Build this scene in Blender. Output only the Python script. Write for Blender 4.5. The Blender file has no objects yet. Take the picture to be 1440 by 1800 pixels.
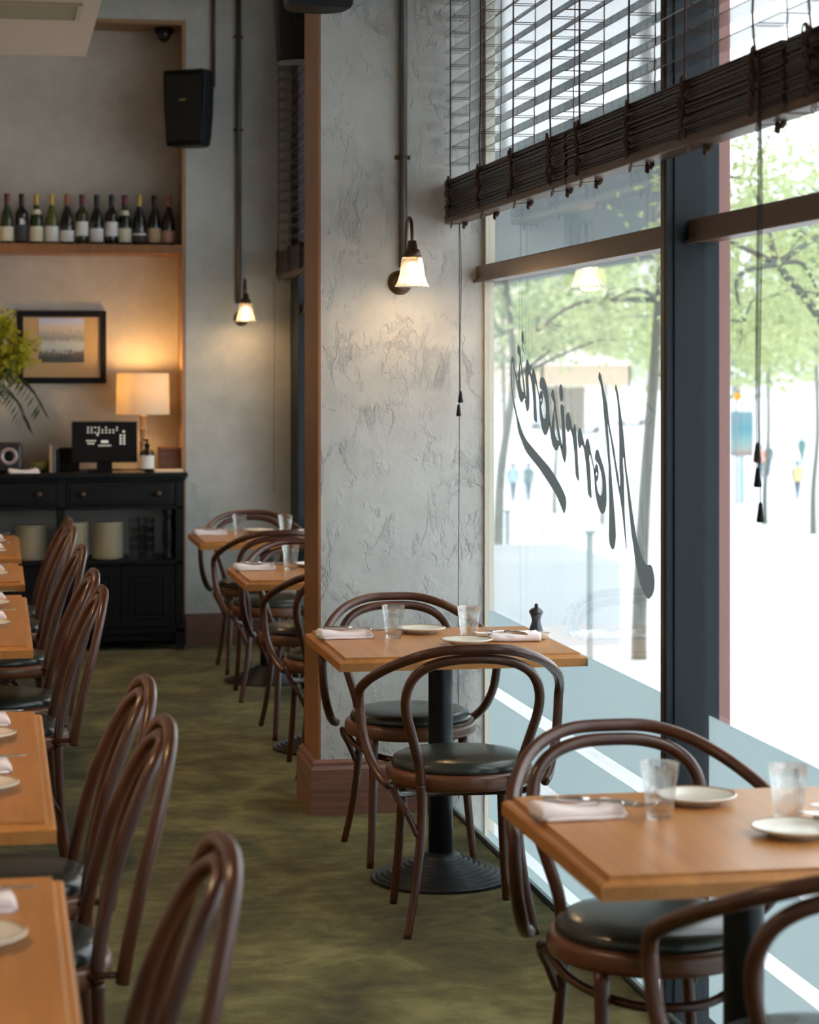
import bpy, bmesh, math, random
from mathutils import Vector, Matrix
random.seed(7)
SC = bpy.context.scene
COL = SC.collection
PI = math.pi

# ---------------------------------------------------------------- camera
YAW = math.atan(725/3950.0)
CH = 1.62
cam_d = bpy.data.cameras.new('camera')
cam = bpy.data.objects.new('camera', cam_d); COL.objects.link(cam)
cam.location = (0, 0, CH)
cam.rotation_euler = (PI/2, 0, -YAW)
cam_d.sensor_fit = 'HORIZONTAL'; cam_d.sensor_width = 36.0
cam_d.lens = 36.0*3950/1440
cam_d.shift_y = -248/1440.0
cam_d.clip_start = 0.05; cam_d.clip_end = 600
cam_d.dof.use_dof = True; cam_d.dof.focus_distance = 7.0; cam_d.dof.aperture_fstop = 5.6
SC.camera = cam

# ---------------------------------------------------------------- light and exposure
SC.view_settings.view_transform = 'Standard'
SC.view_settings.look = 'None'
SC.view_settings.gamma = 1.0
SC.view_settings.use_curve_mapping = False
SC.view_settings.exposure = 0.0
SKY = 3.2
world = bpy.data.worlds.new('overcast_sky'); SC.world = world
world.use_nodes = True
bg = world.node_tree.nodes['Background']
bg.inputs[0].default_value = (0.93, 0.97, 1.0, 1); bg.inputs[1].default_value = SKY
sun_d = bpy.data.lights.new('hazy_sun', 'SUN'); sun_d.energy = 1.0; sun_d.angle = math.radians(25)
sun = bpy.data.objects.new('hazy_sun', sun_d); COL.objects.link(sun)
sun.rotation_euler = (math.radians(25), math.radians(20), 0)

def lamp(name, loc, power, col=(1, .62, .28), r=.02, parent=None):
    d = bpy.data.lights.new(name, 'POINT'); d.energy = power; d.color = col; d.shadow_soft_size = r
    o = bpy.data.objects.new(name, d); COL.objects.link(o); o.location = loc
    if parent: o.parent = parent
    return o

# ---------------------------------------------------------------- helpers
def px(u, v, h):                      # the point where the sight line of a pixel meets the level z = h
    D = 3950*(CH-h)/(v-652.0); lat = (u-720)/3950.0*D
    return (math.cos(YAW)*lat+math.sin(YAW)*D, math.cos(YAW)*D-math.sin(YAW)*lat)
def pxX(u, v, X):                     # ... meets the plane x = X
    t = (u-720)/3950.0; c, s = math.cos(YAW), math.sin(YAW)
    Y = (c*X-s*t*X)/(s+c*t); D = s*X+c*Y
    return (Y, CH-(v-652)*D/3950.0)
def pxY(u, v, Y):                     # ... meets the plane y = Y
    t = (u-720)/3950.0; c, s = math.cos(YAW), math.sin(YAW)
    D = Y/(c-s*t); X = D*(s+c*t)
    return (X, CH-(v-652)*D/3950.0)

class MB:
    def __init__(s): s.v = []; s.f = []; s.sm = []
    def add(s, vs, fs, smooth=False):
        n = len(s.v); s.v += [tuple(p) for p in vs]
        for f in fs: s.f.append([n+i for i in f]); s.sm.append(smooth)
    def box(s, x0, x1, y0, y1, z0, z1, bev=0.0, rot=None):
        bm = bmesh.new(); bmesh.ops.create_cube(bm, size=1)
        for v in bm.verts: v.co = Vector((x0+(v.co.x+.5)*(x1-x0), y0+(v.co.y+.5)*(y1-y0), z0+(v.co.z+.5)*(z1-z0)))
        if bev > 0: bmesh.ops.bevel(bm, geom=bm.edges[:], offset=bev, segments=2, profile=.5, affect='EDGES')
        bm.verts.index_update()
        vs = [v.co.copy() for v in bm.verts]
        if rot:
            c = Vector(((x0+x1)/2, (y0+y1)/2, (z0+z1)/2)); vs = [c+rot @ (p-c) for p in vs]
        s.add(vs, [[v.index for v in f.verts] for f in bm.faces]); bm.free(); return s
    def lathe(s, prof, cx=0, cy=0, n=32, smooth=True, cap=True, M=None, flute=None):
        vs = []; fs = []
        for (r, z) in prof:
            for k in range(n):
                a = 2*PI*k/n; rr = r
                if flute: rr = r*(1+flute(a, z))
                vs.append(Vector((cx+rr*math.cos(a), cy+rr*math.sin(a), z)))
        m = len(prof)
        for i in range(m-1):
            for k in range(n):
                k2 = (k+1) % n
                fs.append([i*n+k, i*n+k2, (i+1)*n+k2, (i+1)*n+k])
        if cap:
            if prof[0][0] > 1e-5: fs.append([k for k in range(n)][::-1])
            if prof[-1][0] > 1e-5: fs.append([(m-1)*n+k for k in range(n)])
        if M: vs = [M @ p for p in vs]
        s.add(vs, fs, smooth); return s
    def tube(s, pts, r, n=10, smooth=True, closed=False):
        P = [Vector(p) for p in pts]; m = len(P)
        R = r if isinstance(r, (list, tuple)) else [r]*m
        if len(R) != m: R = [R[0]+(R[-1]-R[0])*i/(m-1) for i in range(m)]
        T = []
        for i in range(m):
            if closed: a, b = P[(i-1) % m], P[(i+1) % m]
            else: a, b = P[max(0, i-1)], P[min(m-1, i+1)]
            T.append((b-a).normalized())
        up = Vector((0, 0, 1)) if abs(T[0].z) < .9 else Vector((1, 0, 0))
        nv = T[0].cross(up).normalized(); vs = []; fs = []
        for i in range(m):
            nv = (nv-T[i]*nv.dot(T[i])).normalized(); bv = T[i].cross(nv)
            for k in range(n):
                a = 2*PI*k/n; vs.append(P[i]+(nv*math.cos(a)+bv*math.sin(a))*R[i])
        for i in range(m-1 if not closed else m):
            j = (i+1) % m
            for k in range(n):
                k2 = (k+1) % n; fs.append([i*n+k, i*n+k2, j*n+k2, j*n+k])
        if not closed: fs.append([k for k in range(n)][::-1]); fs.append([(m-1)*n+k for k in range(n)])
        s.add(vs, fs, smooth); return s
    def sphere(s, c, r, n=12, sc=(1, 1, 1)):
        prof = [(max(1e-6, math.sin(PI*i/n)), -math.cos(PI*i/n)) for i in range(n+1)]
        M = Matrix.Translation(c) @ Matrix.Diagonal((r*sc[0], r*sc[1], r*sc[2], 1))
        return s.lathe(prof, n=n*2, cap=False, M=M)
    def build(s, name, mat, parent=None, loc=None, rz=None):
        me = bpy.data.meshes.new(name); me.from_pydata(s.v, [], s.f); me.update()
        me.polygons.foreach_set('use_smooth', s.sm)
        if mat: me.materials.append(mat)
        o = bpy.data.objects.new(name, me); COL.objects.link(o)
        if parent: o.parent = parent
        if loc: o.location = loc
        if rz: o.rotation_euler.z = rz
        return o

def spline(pts, k=6, closed=False):
    P = [Vector(p) for p in pts]; out = []; m = len(P)
    rng = m if closed else m-1
    for i in range(rng):
        if closed: a, b, c, d = P[(i-1) % m], P[i], P[(i+1) % m], P[(i+2) % m]
        else: a, b, c, d = P[max(0, i-1)], P[i], P[i+1], P[min(m-1, i+2)]
        for j in range(k):
            t = j/k
            out.append(.5*((2*b)+(c-a)*t+(2*a-5*b+4*c-d)*t*t+(3*b-a-3*c+d)*t**3))
    if not closed: out.append(P[-1])
    return out
def mirror_path(half):                # half goes from the middle outwards along +x
    L = [(-x, y, z) for (x, y, z) in half[::-1]]
    return L+list(half[1:])
def tag(o, label, cat, group=None, kind=None):
    o['label'] = label; o['category'] = cat
    if group: o['group'] = group
    if kind: o['kind'] = kind
    return o
def struct(o, label=None):
    o['kind'] = 'structure'
    if label: o['label'] = label
    return o
def empty(name, loc=(0, 0, 0), rz=0):
    o = bpy.data.objects.new(name, None); COL.objects.link(o); o.location = loc; o.rotation_euler.z = rz
    o.empty_display_size = .05; return o
KIDS = {}
def dup(root, loc, rz=0):
    def rec(o, par):
        c = o.copy(); COL.objects.link(c)
        if par: c.parent = par
        for ch in list(o.children): rec(ch, c)
        return c
    r = rec(root, None); r.location = loc; r.rotation_euler.z = rz
    return r

# ---------------------------------------------------------------- materials
def mat(name, col=(.5, .5, .5), rough=.5, metal=0, spec=.5, coat=0, sheen=0, trans=0, ior=1.5):
    m = bpy.data.materials.new(name); m.use_nodes = True
    b = m.node_tree.nodes['Principled BSDF']
    b.inputs['Base Color'].default_value = (*col, 1); b.inputs['Roughness'].default_value = rough
    b.inputs['Metallic'].default_value = metal; b.inputs['Specular IOR Level'].default_value = spec
    b.inputs['Coat Weight'].default_value = coat; b.inputs['Coat Roughness'].default_value = .15
    b.inputs['Sheen Weight'].default_value = sheen; b.inputs['Transmission Weight'].default_value = trans
    b.inputs['IOR'].default_value = ior
    return m
class NT:
    def __init__(s, m): s.t = m.node_tree; s.b = s.t.nodes.get('Principled BSDF')
    def n(s, typ, **k):
        x = s.t.nodes.new(typ)
        for a, b in k.items():
            if a[0] == '_': x.inputs[a[1:].replace('_', ' ')].default_value = b
            else: setattr(x, a, b)
        return x
    def l(s, a, b): s.t.links.new(a, b)
    def coord(s, scale=(1, 1, 1), out='Object'):
        c = s.n('ShaderNodeTexCoord'); mp = s.n('ShaderNodeMapping'); mp.inputs['Scale'].default_value = scale
        s.l(c.outputs[out], mp.inputs[0]); return mp.outputs[0]
    def noise(s, vec, scale, detail=4, rough=.5, dist=0):
        x = s.n('ShaderNodeTexNoise'); x.inputs['Scale'].default_value = scale; x.inputs['Detail'].default_value = detail
        x.inputs['Roughness'].default_value = rough; x.inputs['Distortion'].default_value = dist
        s.l(vec, x.inputs['Vector']); return x.outputs['Fac']
    def ramp(s, fac, stops):
        r = s.n('ShaderNodeValToRGB'); e = r.color_ramp.elements
        while len(e) < len(stops): e.new(.5)
        for i, (p, c) in enumerate(stops):
            e[i].position = p; e[i].color = (*c, 1) if len(c) == 3 else c
        s.l(fac, r.inputs[0]); return r.outputs[0]
    def bump(s, h, strength=.3, dist=.01, nrm=None):
        x = s.n('ShaderNodeBump'); x.inputs['Strength'].default_value = strength; x.inputs['Distance'].default_value = dist
        s.l(h, x.inputs['Height'])
        if nrm: s.l(nrm, x.inputs['Normal'])
        return x.outputs[0]
    def math(s, op, a, b):
        x = s.n('ShaderNodeMath', operation=op)
        for i, q in enumerate((a, b)):
            if isinstance(q, (int, float)): x.inputs[i].default_value = q
            else: s.l(q, x.inputs[i])
        return x.outputs[0]

def m_plaster(name, c1, c2, relief=1.0):
    m = mat(name, c1, .85, spec=.25); t = NT(m); v = t.coord()
    big = t.noise(v, 1.6, 5, .6, .3); fine = t.noise(v, 9, 6, .65)
    t.l(t.ramp(t.math('ADD', t.math('MULTIPLY', big, .6), t.math('MULTIPLY', fine, .4)), [(.32, c2), (.62, c1)]), t.b.inputs['Base Color'])
    # trowel drags: torn ridges running mostly downwards, where the float caught the wet coat
    vs = t.coord((1, 1, .45))
    n1 = t.noise(vs, 7.0, 8, .66, .35); n2 = t.noise(vs, 17.0, 5, .62, .3)
    def crack(n, c):
        return t.ramp(n, [(c-.045, (0, 0, 0)), (c-.004, (1, 1, 1)), (c+.003, (.25, .25, .25)), (c+.14, (.30, .30, .30))])
    msk = t.ramp(t.noise(v, 4.2, 4, .6), [(.47, (0, 0, 0)), (.60, (1, 1, 1))])
    msk2 = t.ramp(t.noise(v, 6.3, 3, .5, .5), [(.50, (0, 0, 0)), (.58, (1, 1, 1))])
    r2 = t.math('ADD', t.math('MULTIPLY', crack(n1, .52), msk), t.math('MULTIPLY', t.math('MULTIPLY', crack(n2, .5), msk2), .55))
    b1 = t.bump(t.math('ADD', r2, t.math('MULTIPLY', fine, .45)), .62*relief, .008)
    b2 = t.bump(t.noise(v, 70, 3, .6), .15*relief, .004, b1)
    t.l(b2, t.b.inputs['Normal']); return m
def m_wood(name, c1, c2, scale=(30, 2.2, 30), rough=.35, coat=.3, bump=.05):
    m = mat(name, c1, rough, spec=.5, coat=coat); t = NT(m); v = t.coord(scale)
    f = t.noise(v, 1.0, 6, .65, .6); g = t.noise(t.coord((1, 1, 1)), 3.0, 2)
    t.l(t.ramp(t.math('ADD', t.math('MULTIPLY', f, .75), t.math('MULTIPLY', g, .25)), [(.33, c2), (.64, c1)]), t.b.inputs['Base Color'])
    t.l(t.bump(f, bump, .002), t.b.inputs['Normal']); return m
def m_emit(name, col, s):
    m = bpy.data.materials.new(name); m.use_nodes = True; nt = m.node_tree; nt.nodes.remove(nt.nodes['Principled BSDF'])
    e = nt.nodes.new('ShaderNodeEmission'); e.inputs[0].default_value = (*col, 1); e.inputs[1].default_value = s
    nt.links.new(e.outputs[0], nt.nodes['Material Output'].inputs[0]); return m
def m_mix(name, A, B, fac):           # A, B: (node type, {input: value}); fac float or 'fresnel'
    m = bpy.data.materials.new(name); m.use_nodes = True; nt = m.node_tree; nt.nodes.remove(nt.nodes['Principled BSDF'])
    mx = nt.nodes.new('ShaderNodeMixShader'); ns = []
    for i, (typ, d) in enumerate((A, B)):
        x = nt.nodes.new(typ)
        for k, val in d.items(): x.inputs[k].default_value = val
        nt.links.new(x.outputs[0], mx.inputs[1+i]); ns.append(x)
    if fac == 'fresnel':
        # the pane is not refracting, so its back faces need the inverse index to reflect like its front faces
        f = nt.nodes.new('ShaderNodeFresnel'); g = nt.nodes.new('ShaderNodeNewGeometry'); q = nt.nodes.new('ShaderNodeMapRange')
        q.inputs['To Min'].default_value = 1.45; q.inputs['To Max'].default_value = 1/1.45
        nt.links.new(g.outputs['Backfacing'], q.inputs['Value']); nt.links.new(q.outputs['Result'], f.inputs[0]); nt.links.new(f.outputs[0], mx.inputs[0])
    else: mx.inputs[0].default_value = fac
    nt.links.new(mx.outputs[0], nt.nodes['Material Output'].inputs[0]); return m

PL = m_plaster('pier_plaster', (.52, .53, .515), (.37, .38, .37), 1.1)
PLW = m_plaster('wall_plaster', (.53, .54, .515), (.40, .41, .39), .6)
PLN = m_plaster('niche_plaster', (.60, .54, .47), (.45, .40, .345), .6)
CEIL = mat('ceiling_paint', (.42, .36, .30), .8)
BULK = mat('bulkhead_paint', (.55, .45, .36), .7)
OAKTRIM = m_wood('oak_trim', (.30, .125, .04), (.20, .075, .022), (30, 30, 2.2), .45, .1)
BASEW = m_wood('dark_skirting_wood', (.22, .10, .07), (.11, .048, .034), (3, 3, 90), .5, .1)
OAK = m_wood('table_oak', (.50, .215, .055), (.36, .145, .035), (26, 1.6, 26), .36, .08)
BENT = m_wood('bentwood_brown', (.088, .026, .010), (.042, .012, .005), (20, 20, 2.5), .30, .12, .02)
BENTL = m_wood('seat_ring_wood', (.165, .062, .026), (.10, .034, .014), (3, 3, 40), .32, .15, .02)
LEATH = mat('green_leather', (.022, .028, .022), .30, coat=.25)
IRON = mat('black_cast_iron', (.010, .012, .015), .36, spec=.45)
BRONZE = mat('aged_bronze', (.09, .055, .032), .38, metal=.8)
CONDUIT = mat('grey_conduit', (.10, .095, .09), .45, metal=.5)
CONDR = mat('maroon_conduit', (.09, .035, .03), .5)
STEELP = mat('blue_grey_frame_paint', (.014, .020, .025), .55, spec=.25)
FRAMEB = mat('bronze_window_frame', (.10, .052, .026), .38, metal=.35)
REDST = mat('red_brown_stone', (.30, .15, .13), .6)
BLACKP = mat('black_plastic', (.005, .005, .006), .5, spec=.2)
DRESS = m_wood('black_stained_wood', (.008, .009, .011), (.004, .004, .005), (3, 30, 30), .45, 0)
DRESS.node_tree.nodes['Principled BSDF'].inputs['Specular IOR Level'].default_value = .22
KNOB = mat('dark_knob', (.05, .022, .014), .3)
SLAT = mat('dark_blind_wood', (.045, .022, .014), .14, coat=1.0)
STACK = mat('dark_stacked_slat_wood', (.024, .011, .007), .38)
SLAT.node_tree.nodes['Principled BSDF'].inputs['Coat Roughness'].default_value = .06
CORD = mat('brown_cord', (.07, .035, .022), .8)
CERA = mat('cream_ceramic', (.72, .68, .58), .25, coat=.4)
STONEW = mat('stoneware_plates', (.86, .77, .58), .4)
RIMB = mat('brown_glaze', (.30, .19, .10), .35)
NAP = mat('pink_linen', (.86, .77, .77), .85, sheen=.2)
STEEL = mat('cutlery_steel', (.62, .60, .58), .2, metal=1)
DKCER = mat('dark_mill_lacquer', (.018, .022, .030), .25, coat=.5)
TGLASS = m_mix('tumbler_glass', ('ShaderNodeBsdfTransparent', {'Color': (.97, .98, .98, 1)}), ('ShaderNodeBsdfGlass', {'Color': (1, 1, 1, 1), 'Roughness': 0.0, 'IOR': 1.45}), .32)
CREAM = mat('label_cream', (.72, .66, .50), .7); WHITE = mat('label_white', (.75, .74, .71), .7)
PAVE = mat('pale_paving', (.80, .82, .86), .8)
BARK = mat('grey_bark', (.14, .155, .14), .9)
CONC = mat('pale_concrete', (.62, .66, .70), .8)
FILM = m_mix('frosted_film', ('ShaderNodeBsdfTranslucent', {'Color': (.62, .69, .70, 1)}), ('ShaderNodeBsdfDiffuse', {'Color': (.45, .50, .50, 1)}), .30)
GLASS = m_mix('window_glass', ('ShaderNodeBsdfTransparent', {'Color': (.96, .98, .98, 1)}), ('ShaderNodeBsdfGlossy', {'Color': (1, 1, 1, 1), 'Roughness': 0.0}), 'fresnel')
LEAFY = m_mix('spring_leaf', ('ShaderNodeBsdfDiffuse', {'Color': (.46, .52, .30, 1)}), ('ShaderNodeBsdfTranslucent', {'Color': (.56, .64, .34, 1)}), .5)
LEAFD = m_mix('deep_leaf', ('ShaderNodeBsdfDiffuse', {'Color': (.24, .34, .22, 1)}), ('ShaderNodeBsdfTranslucent', {'Color': (.34, .46, .28, 1)}), .5)
LETT = m_mix('vinyl_glare_grey', ('ShaderNodeBsdfTranslucent', {'Color': (.085, .096, .093, 1)}), ('ShaderNodeBsdfDiffuse', {'Color': (.10, .11, .105, 1)}), .4)  # grey lifted to carry the veiling glare over the backlit letters
TEAL = mat('dark_teal_awning', (.03, .055, .058), .7)

CARP = mat('olive_carpet', (.1, .09, .03), .95, spec=.05, sheen=.08)
t = NT(CARP); v = t.coord((1.2, 1, 1))
a = t.noise(v, 2.3, 5, .6, .6); b = t.noise(t.coord((.85, 1.15, 1)), 11, 5, .62, .3); c = t.noise(v, 240, 2)
f = t.math('ADD', t.math('ADD', t.math('MULTIPLY', a, .52), t.math('MULTIPLY', b, .24)), t.math('MULTIPLY', c, .24))
t.l(t.ramp(f, [(.39, (.042, .036, .012)), (.50, (.098, .090, .030)), (.61, (.20, .19, .075))]), t.b.inputs['Base Color'])
t.l(t.bump(t.math('ADD', t.math('MULTIPLY', b, .6), t.math('MULTIPLY', c, .4)), .4, .01), t.b.inputs['Normal'])
t.b.inputs['Sheen Roughness'].default_value = .6

# ================================================================ THE SETTING
XW = 1.78                                   # the glass line
YB = 13.30                                  # end wall; its niche is at YN
YN = 13.62
NX = 1.097                                  # right cheek of the niche
PY0, PY1, PX0 = 8.14, 8.51, 1.158           # the plastered pier
HC = 4.1
struct(MB().box(-2.7, 1.648, -1.6, YN+.3, -.25, 0).build('floor', CARP), 'olive green mottled carpet')
struct(MB().box(-2.9, XW+.5, -1.8, YN+.3, HC, HC+.2).build('ceiling', CEIL))
struct(MB().box(-2.9, -2.7, -1.8, YN+.3, 0, HC).build('wall_left', PLN))
struct(MB().box(-2.9, XW+.3, -1.8, -1.6, -.5, HC).build('wall_near', PLN))
w = MB()
w.box(NX, XW+.3, YB, YN+.3, -.6, HC); w.box(-2.7, NX, YB, YN+.3, 3.69, HC)
struct(w.build('wall_back', PLW), 'grey plastered end wall')
struct(MB().box(-2.7, NX, YN, YN+.3, 0, 3.69).build('wall_niche', PLN), 'warm beige plastered niche back')
struct(MB().box(NX-.022, NX, YB-.004, YN, 0, 3.69).build('trim_1', m_wood('niche_edge_wood', (.38, .23, .13), (.28, .16, .09), (30, 30, 2), .6, 0)))
struct(MB().box(-2.7, NX-.022, YB-.004, YN, 3.665, 3.69).build('trim_2', bpy.data.materials['niche_edge_wood']))
# pier
struct(MB().box(PX0+.006, XW+.02, PY0, PY1, -.6, HC).build('wall_pier', PL), 'grey trowelled plaster pier')
struct(MB().box(PX0-.004, PX0+.006, PY0-.002, PY1, 0, HC).build('trim_3', OAKTRIM), 'oak lining on the aisle side of the pier')
def skirt(name, x0, x1, y0, y1, sides):
    m = MB(); zs = [(0, .03), (.165, .03), (.178, .022), (.190, .022), (.199, .008), (.199, 0)]
    # profile swept around the given rectangle on the named sides
    loop = []
    for (z, e) in zs:
        ex0 = x0-(e if 'W' in sides else 0); ey0 = y0-(e if 'S' in sides else 0)
        loop.append([(ex0, y1, z), (ex0, ey0, z), (x1, ey0, z)])
    vs = [p for r in loop for p in r]; fs = []
    for i in range(len(zs)-1):
        for k in range(2):
            a = i*3+k; fs.append([a, a+1, a+4, a+3])
    m.add(vs, fs); n = len(zs)-1
    return struct(m.build(name, BASEW))
skirt('baseboard_pier', PX0-.004, 1.645, PY0, PY1, 'WS')
struct(MB().box(NX, 1.645, YB-.025, YB, 0, .185).build('baseboard_back', BASEW))
struct(MB().box(-2.7, -2.675, -1.6, YB, 0, .185).build('baseboard_left', BASEW))
# bulkhead with air grille
struct(MB().box(-2.7, .411, 2.5, 10.68, 3.1, HC).build('ceiling_bulkhead', BULK), 'beige dropped bulkhead')
gr = empty('air_grille', (-.3, 9.33, 3.1)); tag(gr, 'long slatted air grille in the underside of the beige bulkhead', 'vent')
m = MB(); m.box(-.66, .64, -.20, -.18, -.012, 0); m.box(-.66, .64, .18, .20, -.012, 0); m.box(-.66, -.64, -.18, .18, -.012, 0); m.box(.62, .64, -.18, .18, -.012, 0)
m.build('frame', mat('grille_cream', (.42, .36, .25), .6), gr)
m = MB()
for k in range(14): m.box(-.64, .62, -.175+k*.026, -.165+k*.026, -.010, -.001)
m.build('louvre', bpy.data.materials['grille_cream'], gr)

# ---- window wall: frames, glass, film
YM0, YM1 = 5.546, 5.60                      # main post between the two panes
def pane_bay(i, y0, y1, jamb=True):
    """one bay of shopfront glazing from y0 to y1 (y1 is the far side)"""
    g = MB(); g.box(XW, XW+.012, y0, y1, -.5, 3.95)
    gl = struct(g.build('window_%d' % i, GLASS), 'shopfront glass')
    f = MB()
    f.box(XW-.035, XW+.04, y0, y1, 1.950, 2.008, .004); f.box(XW-.045, XW-.03, y0, y1, 1.946, 1.956)
    o = f.build('transom', FRAMEB, gl)
    e = MB(); e.box(XW+.013, XW+.03, y0, y1, 3.9, 4.1); e.box(XW-.05, XW+.05, y0, y1, -.55, -.5)
    e.build('edge_frame', FRAMEB, gl)
    fl = MB(); ins = .075
    for z0, z1 in ((.478, .745), (.258, .432), (-.02, .212), (-.5, -.066)):
        fl.box(XW-.003, XW-.001, y0+.02, y1-ins, z0, z1)
    fl.build('frosted_film', FILM, gl)
    if jamb:
        j = MB(); j.box(XW-.005, XW+.03, y1-.012, y1, -.5, 1.95); j.box(XW-.005, XW+.03, y1-.03, y1, 2.008, 3.95)
        j.build('jamb_bead', mat('pale_bead', (.50, .47, .38), .5), gl)
    return gl
pane_bay(1, YM1, PY0); pane_bay(2, 2.55, YM0, False); pane_bay(3, -1.6, 2.50, False); pane_bay(4, PY1, YB)
def post(y0, y1):
    p = MB(); p.box(1.708, XW+.05, y0, y1, -.5, 3.95, .003)
    p.box(1.690, 1.708, y0+.006, y0+.030, -.5, 3.95); p.box(1.70, 1.708, y1-.02, y1-.002, -.5, 3.95)
    o = struct(p.build('trim_4', STEELP), 'blue grey steel window post')
    q = MB(); q.box(1.690, 1.7075, y0+.03, y1+.006, -.5, 3.95); q.build('inner_bead', FRAMEB, o)
    r = MB(); r.box(XW+.052, XW+.085, y0+.02, y1+.16, -.5, 3.95); r.build('outer_stone', REDST, o)
post(YM0, YM1); post(2.50, 2.55)
p = MB(); p.box(XW-.06, XW+.05, 12.95, YB, -.5, 3.95, .003); struct(p.build('trim_5', STEELP), 'blue grey window jamb at the end wall')
# floor edge: black strip painting the gap's shadow, steel nosing, then the drop to the glass
struct(MB().box(1.648, 1.660, -1.6, YB, -.3, .014).build('trim_6', mat('steel_nosing', (.30, .36, .39), .35, metal=.6)), 'steel nosing along the floor edge')
struct(MB().box(1.640, 1.648, -1.6, YB, -.01, .004).build('trim_7', BLACKP), 'black strip drawn as the shadow gap at the floor edge')
struct(MB().box(1.66, XW+.1, -1.6, YB, -.6, -.55).build('trim_8', PAVE))
struct(MB().box(XW-.02, XW+.3, -1.8, YN, 3.95, HC).build('wall_right', PL))

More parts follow.
